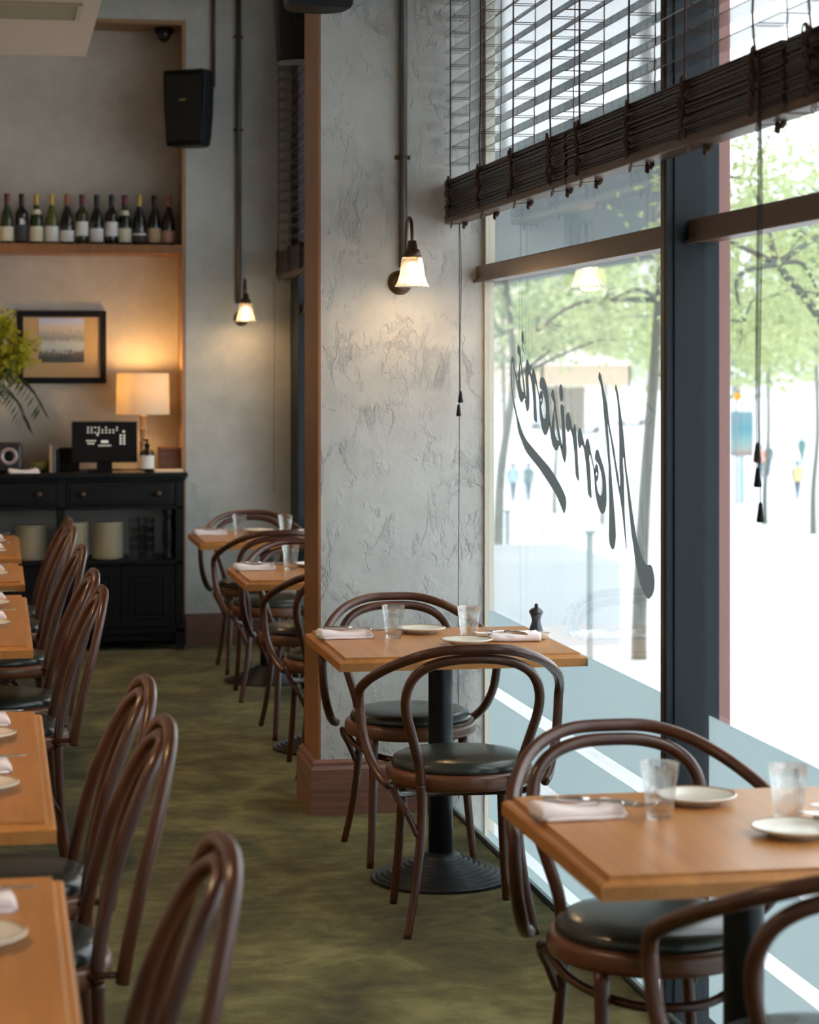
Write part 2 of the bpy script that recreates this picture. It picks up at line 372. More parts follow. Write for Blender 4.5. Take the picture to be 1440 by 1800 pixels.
# ---- lettering on the glass, traced from the sign
def A(*p): return [(880+x/9, 560+y/9) for x, y in p]
def B(*p): return [(900+x/9, 740+y/9) for x, y in p]
def C(*p): return [(1010+x/9, 640+y/9) for x, y in p]
def D(*p): return [(1030+x/8.18, 840+y/8.18) for x, y in p]
def ell(cx, cy, rx, ry, n=14): return [(cx+rx*math.cos(2*PI*k/n), cy+ry*math.sin(2*PI*k/n)) for k in range(n)]
LET = [
 ('swash', [A((185,595),(168,660),(156,850),(163,1020),(180,1180),(203,1350),(230,1480),(256,1620))+B((100,160),(160,330),(225,485),(310,600),(430,750),(530,900),(620,1040),(700,1170),(760,1310),(812,1440),(826,1470),(840,1440),(855,1380),(861,1280),(843,1180),(780,1040),(700,900),(600,740),(480,600),(345,440),(240,310),(170,180))+A((300,1640),(265,1520),(240,1400),(215,1290),(195,1160),(182,1000),(175,850),(176,750),(185,670))]),
 ('letter_s', [A((185,595),(205,650),(230,780),(255,900),(268,985),(275,900),(290,780),(300,700),(305,640),(295,590),(275,560),(265,510),(270,440),(285,405),(300,440),(318,500),(322,580),(328,660),(345,780),(365,920),(385,1080),(395,1160),(408,1275),(400,1285),(378,1262),(345,1315),(330,1325),(305,1285),(280,1190),(262,1090),(245,980),(225,860),(200,730),(185,670)),
   A((318,720),(335,840),(348,960),(358,1060),(365,1165),(345,1150),(325,1080),(312,980),(310,850),(312,760))]),
 ('apostrophe', [A((345,170),(332,240),(330,330),(342,400),(345,450),(360,520),(383,590),(388,570),(370,510),(355,450),(355,410),(368,380),(371,300),(362,220))]),
 ('letter_n', [A((422,640),(402,700),(392,800),(396,950),(400,1050),(405,1150),(405,1280),(385,1290),(392,1350),(410,1440),(430,1470),(450,1430),(458,1350),(455,1200),(446,1050),(440,950),(448,890),(465,900),(485,990),(500,1090),(510,1200),(520,1350),(530,1590),(572,1640),(578,1600),(570,1400),(562,1250),(552,1130),(548,1050),(555,1020),(575,1100),(595,1190),(612,1290),(620,1240),(608,1170),(590,1090),(570,960),(550,860),(535,800),(522,785),(508,810),(497,870),(490,880),(472,800),(448,690),(435,655))]),
 ('letter_o', [A((655,925),(635,940),(621,990),(618,1050),(632,1110),(650,1120),(668,1170),(695,1260),(715,1370),(720,1480),(710,1560),(690,1585),(670,1540),(655,1460),(645,1390),(660,1350),(672,1280),(672,1200),(657,1148),(640,1138),(622,1170),(612,1240),(610,1320),(615,1450),(630,1600),(650,1720),(675,1800),(695,1835),(715,1845),(738,1820),(760,1750),(772,1690),(783,1720),(790,1640),(780,1520),(770,1380),(760,1250),(748,1150),(725,1040),(698,965),(678,932)), A(*ell(642,1288,9,22))]),
 ('letter_s', [A((820,1115),(805,1160),(800,1210),(815,1270),(840,1325),(843,1420),(830,1500),(815,1620),(803,1715),(790,1640),(781,1640),(785,1780),(800,1900),(825,2010),(865,2080),(895,2085),(915,2050),(932,2010),(945,2020),(960,2060),(975,2020),(962,1930),(940,1820),(918,1690),(897,1530),(882,1420),(872,1310),(860,1240),(843,1150)),
   A((855,1440),(865,1540),(878,1640),(892,1740),(905,1840),(922,1925),(912,1935),(888,1910),(868,1850),(854,1740),(858,1600),(852,1500))]),
 ('letter_i', [A((965,1355),(948,1390),(952,1500),(962,1640),(972,1800),(978,1920),(970,2020),(947,2020),(965,2120),(990,2220),(1015,2280),(1035,2220),(1045,2100),(1038,1950),(1030,1820),(1020,1670),(1010,1500),(1003,1400),(985,1370))]),
 ('letter_dot', [A(*[(960+30*math.cos(q*PI/10)+.05*142*math.sin(q*PI/10), 1178+140*math.sin(q*PI/10)) for q in range(20)])]),
 ('letter_r', [A((1065,1480),(1040,1530),(1030,1620),(1035,1690),(1045,1750),(1065,1800),(1080,1785),(1100,1755),(1120,1790),(1140,1880),(1155,2000),(1170,2140),(1180,2320),(1195,2500),(1242,2570),(1242,2500),(1230,2320),(1220,2100),(1210,1920),(1200,1800),(1188,1700),(1173,1665),(1160,1690),(1150,1740),(1140,1740),(1120,1620),(1095,1520),(1080,1490))]),
 ('letter_r', [B((1070,105),(1048,150),(1038,240),(1045,340),(1060,410),(1075,432),(1090,415),(1108,380),(1130,420),(1150,520),(1170,680),(1185,850),(1195,1000),(1205,1150),(1255,1225),(1262,1190),(1255,1050),(1245,850),(1235,700),(1225,600),(1228,540),(1245,560),(1265,650),(1290,760),(1308,890),(1320,830),(1305,740),(1280,620),(1255,500),(1235,390),(1215,300),(1198,278),(1180,290),(1165,340),(1158,390),(1140,320),(1115,210),(1092,125))]),
 ('letter_o', [B((1350,450),(1325,480),(1313,560),(1320,620),(1345,650),(1370,690),(1395,760),(1420,860),(1432,960),(1434,1065),(1423,1153),(1395,1178),(1362,1109),(1346,1021),(1340,960),(1358,935),(1372,870),(1372,780),(1355,700),(1340,680),(1322,700),(1308,760),(1305,850),(1308,980),(1318,1120),(1330,1197),(1357,1329),(1395,1428),(1420,1462),(1434,1472),(1450,1460),(1472,1428),(1494,1329),(1500,1208),(1494,1043),(1483,900),(1450,740),(1420,630),(1390,530),(1372,468)), B(*ell(1339,840,10,28))]),
 ('letter_m', [C((398,125),(381,170),(380,230),(410,310),(430,430),(450,600),(465,780),(480,940),(495,1080),(510,1250),(525,1450),(540,1650))+D((326,0),(332,200),(335,400),(333,650),(332,850),(345,960),(372,1022),(390,1030),(415,995),(432,850),(425,650),(410,450),(395,250),(380,80),(375,0))+C((580,1650),(565,1480),(550,1250),(535,1100),(525,935),(545,1050),(575,1200),(600,1380),(630,1560),(662,1790))+D((462,130),(490,280),(520,480),(545,700),(560,850),(578,1030),(588,1000),(580,880),(570,700),(560,500),(555,300),(550,150),(548,0))+C((777,1700),(769,1550),(773,1470),(785,1550),(800,1700))+D((576,0),(582,60),(597,200),(615,400),(635,600),(655,800),(680,960),(710,1180),(740,1350),(780,1520),(820,1620),(870,1720),(905,1740),(940,1710),(975,1640),(990,1520),(985,1420),(960,1300),(930,1250),(895,1250),(860,1230),(810,1140),(770,1000),(730,850),(690,600),(650,330),(620,120),(605,0))+C((830,1700),(815,1560),(800,1370),(785,1200),(770,1030),(750,880),(730,730),(710,590),(695,470),(680,400),(668,345),(655,320),(645,345),(640,390),(655,440),(675,560),(690,720),(700,900),(705,1100),(710,1300),(710,1500),(712,1700))+D((493,0),(490,90),(486,118),(482,90),(475,0))+C((660,1550),(640,1400),(610,1230),(580,1080),(555,950),(535,800),(520,650),(490,500),(460,370),(440,260),(418,170))]),
]
XS = XW-.004
sign = empty('window_lettering', (XS, 6.9, 1.2)); tag(sign, 'dark grey flowing script lettering stuck on the window pane, read from behind', 'lettering')
for nm, loops in LET:
    cu = bpy.data.curves.new(nm, 'CURVE'); cu.dimensions = '2D'; cu.fill_mode = 'BOTH'; cu.extrude = 0
    for lp in loops:
        sp = cu.splines.new('POLY')
        q = [pxX(u, v, XS) for u, v in lp]
        q = [(a_.x, a_.y) for a_ in spline([(y, z, 0) for y, z in q], 3, True)] if len(q) > 16 else q
        sp.points.add(len(q)-1); sp.use_cyclic_u = True
        for i, (y, z) in enumerate(q): sp.points[i].co = (y-6.9, z-1.2, 0, 1)
    tmp = bpy.data.objects.new('tmp', cu); COL.objects.link(tmp)
    me = bpy.data.meshes.new_from_object(tmp.evaluated_get(bpy.context.evaluated_depsgraph_get()))
    bpy.data.objects.remove(tmp); bpy.data.curves.remove(cu)
    me.materials.clear(); me.materials.append(LETT); me.name = nm
    me.transform(Matrix(((0, 0, 1, 0), (1, 0, 0, 0), (0, 1, 0, 0), (0, 0, 0, 1))))
    o = bpy.data.objects.new(nm, me); COL.objects.link(o); o.parent = sign

# ================================================================ CHAIRS
def seat(t):
    s = MB(); s.lathe([(.17, .408), (.205, .406), (.217, .411), (.221, .420), (.221, .444), (.217, .452), (.207, .455), (.17, .455), (.17, .408)], n=48, cap=False)
    s.build('seat_frame', BENTL, t)
    s = MB(); s.lathe([(.0, .45), (.196, .45), (.2025, .457), (.2035, .466), (.197, .479), (.18, .488), (.14, .4945), (.08, .4975), (0.0001, .498)], n=48)
    s.build('seat_pad', LEATH, t)
def make_armchair():
    t = empty('bentwood_armchair'); seat(t)
    half = [(0, -.312, .833), (.09, -.307, .829), (.165, -.275, .808), (.225, -.205, .775), (.270, -.115, .735), (.290, -.05, .705), (.299, -.012, .682), (.299, .004, .65), (.296, .0, .60), (.288, -.015, .54), (.270, -.055, .480), (.247, -.11, .438), (.228, -.15, .425)]
    MB().tube(spline(mirror_path(half), 6), .0145, 12).build('arm_hoop', BENT, t)
    half = [(0, -.300, .804), (.07, -.298, .800), (.130, -.288, .783), (.172, -.272, .75), (.192, -.256, .70), (.190, -.240, .64), (.168, -.220, .56), (.149, -.200, .49), (.142, -.192, .43)]
    MB().tube(spline(mirror_path(half), 6), .0145, 12).build('back_hoop', BENT, t)
    for s in (-1, 1):
        MB().tube(spline([(s*.142, -.192, .43), (s*.139, -.190, .36), (s*.147, -.198, .24), (s*.163, -.212, .12), (s*.186, -.232, 0)], 6), [.0145, .0115], 12).build('leg', BENT, t)
        MB().tube(spline([(s*.150, .135, .41), (s*.155, .155, .28), (s*.163, .175, .14), (s*.174, .197, 0)], 4), [.0165, .0115], 12).build('leg', BENT, t)
        MB().tube(spline([(s*.214, -.105, .408), (s*.205, -.14, .385), (s*.180, -.178, .345), (s*.152, -.196, .285)], 5), .0095, 10).build('brace', BENT, t)
    MB().tube(spline(mirror_path([(0, .168, .338), (.07, .155, .340), (.135, .105, .350), (.180, .02, .365), (.20, -.06, .39), (.205, -.10, .408)]), 6), .010, 10).build('stretcher', BENT, t)
    return t
def make_sidechair():
    t = empty('bentwood_chair'); seat(t)
    half = [(0, -0.332, .905), (.06, -0.331, .900), (.122, -0.322, .872), (.165, -0.304, .805), (.190, -0.280, .71), (.198, -0.253, .61), (.196, -0.232, .51), (.188, -0.220, .43)]
    MB().tube(spline(mirror_path(half), 6), .0145, 12).build('outer_hoop', BENT, t)
    half = [(0, -0.322, .878), (.045, -0.317, .868), (.082, -0.295, .835), (.104, -0.263, .77), (.116, -0.228, .68), (.126, -0.198, .575), (.136, -0.180, .48), (.143, -0.177, .42)]
    MB().tube(spline(mirror_path(half), 6), .0145, 12).build('inner_hoop', BENT, t)
    for s in (-1, 1):
        MB().tube(spline([(s*.143, -0.177, .42), (s*.145, -0.179, .34), (s*.15, -0.187, .22), (s*.163, -0.202, .10), (s*.176, -0.220, 0)], 6), [.0145, .0115], 12).build('leg', BENT, t)
        MB().tube(spline([(s*.150, .135, .41), (s*.155, .155, .28), (s*.163, .175, .14), (s*.174, .197, 0)], 4), [.0165, .0115], 12).build('leg', BENT, t)
        MB().tube([(s*.150, -.150, .436), (s*.183, -.216, .446)], .007, 8).build('bracket', BENT, t)
        MB().tube(spline([(s*.185, .02, .408), (s*.175, -.06, .36), (s*.160, -.14, .27), (s*.152, -.190, .20)], 5), .0095, 10).build('brace', BENT, t)
    MB().tube(spline(mirror_path([(0, .168, .338), (.07, .155, .340), (.135, .105, .350), (.180, .02, .372), (.195, -.03, .408)]), 6), .010, 10).build('stretcher', BENT, t)
    return t

R = math.radians
arm = [  # x, y, rotation, label
 (1.37, 3.60, R(-3), 'bentwood armchair at the very bottom right corner, its back toward the camera'),
 (1.345, 4.52, PI+R(1), 'bentwood armchair on the far side of the nearest window table, facing the camera'),
 (1.350, 6.53, R(-3), 'bentwood armchair in sharp focus, back to the camera at the middle window table'),
 (1.365, 7.42, PI+R(1), 'bentwood armchair against the plaster pier, behind the middle window table'),
 (1.36, 9.05, R(-1), 'bentwood armchair cut by the pier edge, back to camera, beyond the pier'),
 (1.37, 9.98, PI, 'bentwood armchair facing the camera on the far side of the table beyond the pier'),
 (1.36, 11.17, R(-1), 'bentwood armchair with its back to the camera at the farthest window table'),
 (1.38, 12.15, PI, 'bentwood armchair by the end wall behind the farthest window table')]
ch = make_armchair()
for i, (x, y, rz, lb) in enumerate(arm):
    o = ch if i == 0 else dup(ch, (x, y, 0), rz)
    o.location = (x, y, 0); o.rotation_euler.z = rz
    tag(o, lb, 'chair', 'bentwood armchairs at the window tables')
side = [
 (3.364, 'tall curved bentwood chair back nearest the camera, bottom left'),
 (4.569, 'bentwood chair with narrow back, second nearest along the left tables'),
 (5.178, 'bentwood chair with narrow back, third nearest along the left tables'),
 (7.396, 'bentwood chair on the left row, nearest of the bunched chairs before the black sideboard'),
 (8.03, 'bentwood chair on the left row, second of the bunched chairs before the black sideboard'),
 (9.17, 'bentwood chair on the left row, third of the bunched chairs before the black sideboard'),
 (10.31, 'bentwood chair on the left row, second from the far end'),
 (10.90, 'bentwood chair at the far end of the left row')]
ch = make_sidechair()
for i, (y, lb) in enumerate(side):
    p = (.008, y, 0); rz = PI/2+R(4.5+random.uniform(-1.2, 1.2))
    o = ch if i == 0 else dup(ch, p, rz)
    o.location = p; o.rotation_euler.z = rz
    tag(o, lb, 'chair', 'bentwood chairs along the left tables')

# ================================================================ TABLES
ZT = .758
def table_top(m, hx, hy):             # stepped ogee edge
    pr = [(-.02, .716), (0, .718), (.0, .743), (-.006, .7475), (-.016, .7485), (-.020, .752), (-.020, .7575), (-.021, ZT)]
    vs = []; fs = []
    for (e, z) in pr: vs += [(-hx-e, -hy-e, z), (hx+e, -hy-e, z), (hx+e, hy+e, z), (-hx-e, hy+e, z)]
    for i in range(len(pr)-1):
        for k in range(4): fs.append([i*4+k, i*4+(k+1) % 4, (i+1)*4+(k+1) % 4, (i+1)*4+k])
    fs.append([3, 2, 1, 0]); n = (len(pr)-1)*4; fs.append([n, n+1, n+2, n+3]); m.add(vs, fs)
    # per ring e is added outwards as negative insets
def table_top2(m, hx, hy):
    pr = [(.02, .716), (0, .718), (0, .743), (.006, .7475), (.016, .7485), (.020, .752), (.020, .7575), (.021, ZT)]
    vs = []; fs = []
    for (e, z) in pr: vs += [(-hx+e, -hy+e, z), (hx-e, -hy+e, z), (hx-e, hy-e, z), (-hx+e, hy-e, z)]
    for i in range(len(pr)-1):
        for k in range(4): fs.append([i*4+k, i*4+(k+1) % 4, (i+1)*4+(k+1) % 4, (i+1)*4+k])
    fs.append([3, 2, 1, 0]); n = (len(pr)-1)*4; fs.append([n, n+1, n+2, n+3]); m.add(vs, fs)
def make_base(t, y=0):
    prof = [(.223, 0), (.2235, .009)]
    r = .2235; z = .009
    for k in range(9):
        prof += [(r-.0015, z+.003), (r-.004, z+.0038), (r-.0155, z+.0015)]; r -= .0175; z += .0072
    prof += [(.062, z+.006), (.050, z+.012), (.043, z+.014), (0.0001, z+.014)]
    MB().lathe(prof, 0, y, 56, smooth=False).build('base_plate', IRON, t)
    MB().lathe([(.039, .06), (.039, .70), (.0391, .701)], 0, y, 32).build('pedestal', IRON, t)
    m = MB(); m.box(-.22, .22, y-.02, y+.02, .700, .716); m.box(-.02, .02, y-.22, y+.22, .700, .7158)
    m.build('top_bracket', IRON, t)
def make_table(hx, hy, name='dining_table'):
    t = empty(name); m = MB(); table_top2(m, hx, hy); m.build('tabletop', OAK, t)
    if hy > .5: make_base(t, -hy*.55); make_base(t, hy*.55)
    else: make_base(t)
    return t
RT = [(1.392, 4.075, 'square oak window table nearest the camera at lower right', 'nearest window table'),
      (1.392, 7.035, 'square oak window table in sharp focus in front of the plaster pier', 'middle window table'),
      (1.385, 9.56, 'square oak window table just beyond the pier, cut off by its edge', 'table beyond the pier'),
      (1.390, 11.69, 'square oak window table farthest away by the end wall', 'farthest window table')]
tb = make_table(.383, .383)
for i, (x, y, lb, _) in enumerate(RT):
    o = tb if i == 0 else dup(tb, (x, y, 0))
    o.location = (x, y, 0); tag(o, lb, 'table', 'square window tables')
LT = [(2.45, 3.90, 'oak banquette table at the bottom left corner, nearest the camera'),
      (4.34, 5.79, 'oak banquette table second nearest on the left'),
      (7.15, 8.80, 'oak banquette table third nearest on the left'),
      (9.33, 10.22, 'small oak banquette table fourth along the left side'),
      (10.66, 11.98, 'oak banquette table farthest along the left side')]
for (y0, y1, lb) in LT:
    o = make_table(.38, (y1-y0)/2, 'banquette_table'); o.location = (.112-.38, (y0+y1)/2, 0); tag(o, lb, 'table', 'oak tables along the left side')

# ---- tableware prototypes
def make_tumbler():
    n = 40
    fl = lambda a, z: -.040*abs(math.sin(a*5)) if .006 < z < .075 else 0
    m = MB()
    m.lathe([(.0001, 0), (.024, 0), (.0262, .003), (.0275, .012), (.0315, .050), (.0335, .073), (.0348, .079), (.0376, .106), (.0379, .1072), (.0366, .1074), (.0338, .079), (.0318, .066), (.0285, .030), (.0262, .014), (.0001, .011)], n=n, cap=False, flute=fl)
    return m.build('glass_tumbler', TGLASS)
def make_plate(r=.082):
    m = MB(); m.lathe([(.0001, .004), (r*.52, .004), (r*.56, 0), (r*.60, 0), (r*.64, .005), (r*.95, .014), (r, .017), (r*1.0, .0185), (r*.975, .0195)], n=48, cap=False)
    m.lathe([(r*.935, .0175), (r*.70, .0105), (r*.62, .008), (.0001, .0078)], n=48, cap=False)
    o = m.build('side_plate', CERA)
    k = MB(); k.lathe([(r*.975, .0195), (r*.955, .0192), (r*.935, .0175)], n=48, cap=False); k.build('rim', RIMB, o)
    return o
def make_napkin():                    # a long folded napkin, rolled at one end; local length along x
    m = MB(); n = 12; W = .042
    prof = []
    for (dx, hz) in ((-.090, .026), (-.082, .031), (-.05, .027), (-.01, .019), (.03, .021), (.06, .031), (.075, .027), (.085, .012)):
        ring = []
        for k in range(n):
            a = 2*PI*k/n; cx, cz = math.cos(a), math.sin(a)
            ring.append((dx, W*(abs(cx)**.45)*(1 if cx > 0 else -1)*(1+.06*math.sin(dx*60)), hz/2+hz/2*(abs(cz)**.6)*(1 if cz > 0 else -1)))
        prof.append(ring)
    vs = [p for r_ in prof for p in r_]; fs = []
    for i in range(len(prof)-1):
        for k in range(n): fs.append([i*n+k, (i+1)*n+k, (i+1)*n+(k+1) % n, i*n+(k+1) % n])
    fs.append(list(range(n))); fs.append([(len(prof)-1)*n+k for k in range(n)][::-1])
    m.add(vs, fs, True)
    o = m.build('linen_napkin', NAP)
    f = MB(); f.tube(spline([(-.08, -.041, .004), (-.03, -.043, .005), (.03, -.043, .004), (.078, -.039, .004)], 4), .004, 8); f.tube([(-.086, -.035, .012), (-.086, 0, .013), (-.085, .035, .012)], .006, 8)
    f.build('fold', NAP, o); return o
def make_fork():
    m = MB(); z = .002
    m.tube(spline([(-.095, 0, z+.001), (-.05, 0, z+.003), (.0, 0, z+.006), (.03, 0, z+.004)], 4), [.0045, .003, .0022, .0022, .0022, .0022, .0022, .0022, .0022, .0022, .0024, .0026, .003], 8)
    m.box(.028, .052, -.011, .011, z+.002, z+.0045, .001)
    for k in range(4): m.tube(spline([(.05, -.0095+k*.0063, z+.003), (.07, -.0095+k*.0063, z+.004), (.092, -.009+k*.006, z+.009)], 3), [.0018, .0008], 6)
    m.v = [(a*1.08, b*1.25, c*1.2) for a, b, c in m.v]; return m.build('fork', STEEL)
def make_knife():
    m = MB(); m.tube([(-.10, 0, .005), (-.02, 0, .005), (.0, 0, .005)], [.0048, .0052, .0035], 8)
    m.add([(0, -.004, .004), (.0, .005, .004), (.085, .008, .004), (.105, .0, .004), (.09, -.007, .004), (0, -.004, .0062), (0, .005, .0062), (.085, .008, .005), (.105, 0, .005), (.09, -.007, .0062)],
          [[4, 3, 2, 1, 0], [5, 6, 7, 8, 9], [0, 1, 6, 5], [1, 2, 7, 6], [2, 3, 8, 7], [3, 4, 9, 8], [4, 0, 5, 9]])
    m.v = [(a*.9, b*1.2, c*1.15) for a, b, c in m.v]; return m.build('table_knife', STEEL)
proto = {'tumbler': make_tumbler(), 'plate': make_plate(), 'napkin': make_napkin(), 'fork': make_fork(), 'knife': make_knife()}
used = set()
def put(kind, x, y, z, rz, label, cat, group, tilt=0):
    p = proto[kind]
    if kind not in used: used.add(kind); o = p; o.location = (x, y, z); o.rotation_euler.z = rz
    else: o = dup(p, (x, y, z), rz)
    o.rotation_euler.y = tilt
    tag(o, label, cat, group); return o
for i, (cx, cy, lb, nm) in enumerate(RT):
    far = 'on the far side of the %s' % nm; near = 'on the near side of the %s' % nm
    G = 'place settings on the window tables'
    put('napkin', cx-.285, cy+.14, ZT, R(4), 'folded pale pink napkin %s' % far, 'napkin', G)
    put('fork', cx-.235, cy+.118, ZT+.023, R(-32), 'steel fork resting across the napkin %s' % far, 'fork', G)
    put('knife', cx-.262, cy+.146, ZT+.025, R(-14), 'steel knife resting across the napkin %s' % far, 'knife', G)
    put('tumbler', cx-.135, cy+.10, ZT, R(5), 'clear fluted tumbler by the napkin %s' % far, 'glass', G)
    put('plate', cx-.02, cy+.235, ZT, 0, 'cream side plate %s' % far, 'plate', G)
    put('plate', cx+.065, cy-.10, ZT, 0, 'cream side plate %s' % near, 'plate', G)
    put('tumbler', cx+.098, cy+.025, ZT, R(20), 'clear fluted tumbler beside the plate %s' % near, 'glass', G)
    put('napkin', cx+.225, cy-.03, ZT, PI+R(-6), 'folded pale pink napkin %s' % near, 'napkin', G)
    put('fork', cx+.185, cy-.045, ZT+.024, PI+R(12), 'steel fork resting across the napkin %s' % near, 'fork', G)
    put('knife', cx+.20, cy-.045, ZT+.026, PI+R(-50), 'steel knife resting across the napkin %s' % near, 'knife', G)
left_names = {3.60: 'nearest', 4.855: 'second nearest', 5.506: 'third nearest', 7.864: 'fourth', 8.535: 'fifth', 9.745: 'sixth', 10.955: 'seventh', 11.59: 'farthest'}
proto['plateL'] = make_plate(.09)
for y, nm in left_names.items():
    G = 'place settings on the left tables'
    put('plateL', -.045, y-.16, ZT, 0, 'cream plate at the %s place along the left tables' % nm, 'plate', G)
    put('napkin', -.055, y+.06, ZT, R(3), 'folded pink napkin at the %s place along the left tables' % nm, 'napkin', G)
    put('knife', -.03, y+.05, ZT+.028, R(10), 'steel knife on the napkin at the %s place of the left tables' % nm, 'knife', G)
# pepper mill and salt dish on the middle table
x, y = px(943, 1119, ZT)
pm = empty('pepper_mill', (x, y, ZT)); pm.scale = (1.12, 1.12, 1.1); tag(pm, 'small dark turned pepper mill on the middle window table', 'pepper mill')
MB().lathe([(.0001, 0), (.0200, 0), (.0205, .004), (.0205, .020), (.0185, .030), (.0140, .042), (.0130, .050), (.0165, .062), (.0185, .068), (.0001, .068)], n=32).build('body', DKCER, pm)
MB().lathe([(.0001, .0685), (.0205, .0685), (.0215, .073), (.0205, .077), (.015, .083), (.006, .087), (.0001, .087)], n=32).build('head', DKCER, pm)
MB().sphere((0, 0, .092), .0058).build('knob', IRON, pm)
x, y = px(950, 1124, ZT)
m = MB(); m.lathe([(.0001, .002), (.012, 0), (.015, 0), (.024, .007), (.0335, .019), (.0345, .021), (.0335, .0215), (.0325, .0205), (.022, .009), (.0001, .006)], n=40)
tag(m.build('salt_dish', CERA, loc=(x, y, ZT)), 'small round cream salt dish beside the pepper mill', 'dish')

# ================================================================ BLINDS
YTOP = 3.90
def make_blind(y0, y1, ladders, label):
    t = empty('venetian_blind', (1.655, (y0+y1)/2, 2.155)); tag(t, label, 'blind', 'wooden venetian blinds in the shopfront windows')
    ox, oy, oz = 1.655, (y0+y1)/2, 2.155
    def rel(m): m.v = [(a-ox, b-oy, c-oz) for a, b, c in m.v]; return m
    m = MB(); z = 2.372
    while z < YTOP-.05:
        e = random.uniform(-.004, .004)
        m.box(1.6225+e, 1.6875+e, y0, y1, z, z+.003); z += .0595
    rel(m).build('slat', SLAT, t)
    m = MB(); z = 2.183
    while z < 2.312:
        e = random.uniform(-.004, .004); q = random.uniform(-.006, .006)
        m.box(1.6225+e, 1.6875+e, y0+q, y1+q, z, z+.0040, rot=Matrix.Rotation(random.uniform(-.02, .02), 3, 'Y')); z += .0056
    rel(m).build('stacked_slats', STACK, t)
    m = MB(); m.box(1.622, 1.688, y0-.004, y1+.004, 2.160, 2.183, .004); rel(m).build('bottom_rail', FRAMEB, t)
    m = MB(); m.box(1.62, 1.69, y0, y1, YTOP-.03, YTOP+.02, .003); rel(m).build('head_rail', SLAT, t)
    for ly in ladders:
        m = MB()
        for X, r in ((1.619, .0028), (1.691, .0018)):
            m.tube(spline([(X, ly+random.uniform(-.01, .01), 2.30), (X-.004, ly+random.uniform(-.014, .014), 2.40), (X, ly, 2.55), (X, ly, 3.1), (X, ly, YTOP)], 4), r, 6)
        zz = 2.368
        while zz < YTOP-.05: m.box(1.619, 1.691, ly-.0012, ly+.0012, zz, zz+.002); zz += .0595
        # gathered cord loops hanging on the stack
        for X, sg in ((1.612, -1), (1.698, 1)):
            p = []
            for k in range(16): p.append((X+random.uniform(-.007, .006), ly+random.uniform(-.012, .012), 2.325-k*.0095+random.uniform(-.004, .004)))
            m.tube(spline(p, 3), .0046, 6)
            for k in range(6):
                c = Vector((X+sg*random.uniform(0, .007), ly+random.uniform(-.013, .013), 2.31-k*.025))
                m.tube([c+Vector((0, .011*math.cos(q), .013*math.sin(q))) for q in [2*PI*j/8 for j in range(8)]], .0026, 5, closed=True)
        rel(m).build('ladder_cord', CORD, t)
        m = MB(); c = Vector((1.620, ly-.01, 2.150))
        m.tube([c+Vector((.002*math.sin(q), .011*math.cos(q), .012*math.sin(q))) for q in [2*PI*j/12 for j in range(12)]], .0016, 6, closed=True)
        rel(m).build('ring', BRONZE, t)
        m = MB(); m.box(1.664, 1.672, ly-.012, ly+.010, 2.136, 2.160, .003, Matrix.Rotation(.3, 3, 'X')); m.box(1.668, 1.678, ly-.035, ly-.008, 2.148, 2.160, .002, Matrix.Rotation(-.3, 3, 'X')); m.tube([(1.621, ly, 2.152), (1.668, ly, 2.157)], .001, 5)
        rel(m).build('cord_clip', CORD, t)
    return t
make_blind(6.34, 8.12, [7.996, 7.48, 6.987, 6.487], 'dark wooden venetian blind half raised, beside the plaster pier')
make_blind(4.50, 6.32, [6.158, 5.653, 5.164, 4.658], 'dark wooden venetian blind half raised, crossing the steel window post')
make_blind(2.70, 4.47, [4.32, 3.83, 3.34, 2.85], 'dark wooden venetian blind at the top right corner, nearest the camera')
make_blind(10.95, 13.20, [13.05, 12.55, 12.05, 11.55, 11.1], 'dark wooden venetian blind seen beyond the pier, next to the end wall')
make_blind(8.60, 10.92, [10.75, 10.25, 9.75, 9.25, 8.75], 'dark wooden venetian blind beyond the pier, half behind its oak edge')
def cord(name, x, y, ztop, segs, label, tassels):
    t = empty(name, (x, y, ztop)); tag(t, label, 'cord', 'pull cords of the blinds')
    m = MB()
    for (dy, zb) in segs: m.tube(spline([(0, dy*.3, 0), (.003, dy, -.3*(ztop-zb)), (-.002, dy, -.7*(ztop-zb)), (0, dy, zb-ztop)], 4), .0014, 6)
    m.build('pull_string', BLACKP, t)
    for (dy, z, mt) in tassels:
        MB().lathe([(.003, .022), (.005, .018), (.0075, -.004), (.0095, -.016), (.008, -.021), (.0001, -.021)], 0, dy, 16, M=Matrix.Translation((0, 0, z-ztop))).build('tassel', mt, t)
cord('pull_cord', 1.665, 8.06, 2.16, [(.012, .05), (-.02, 1.505)], 'thin pair of blind cords hanging on the pier beside the lettered window', [(-.02, 1.525, BLACKP), (.012, 1.475, BLACKP)])
y_, z_ = pxX(1334, 840, 1.6)
cord('pull_cord', 1.60, y_, 2.30, [(.0, 1.41), (.012, 1.38), (-.012, 1.31)], 'tangled blind cords with toggles hanging in front of the right window', [(.008, 1.445, KNOB), (.006, 1.392, BLACKP), (-.012, 1.318, BLACKP)])
x_, z_ = pxY(475, 600, 13.1)
cord('pull_cord', 1.60, 13.12, 2.165, [(.0, .9)], 'thin blind cord hanging in front of the grey end wall', [])

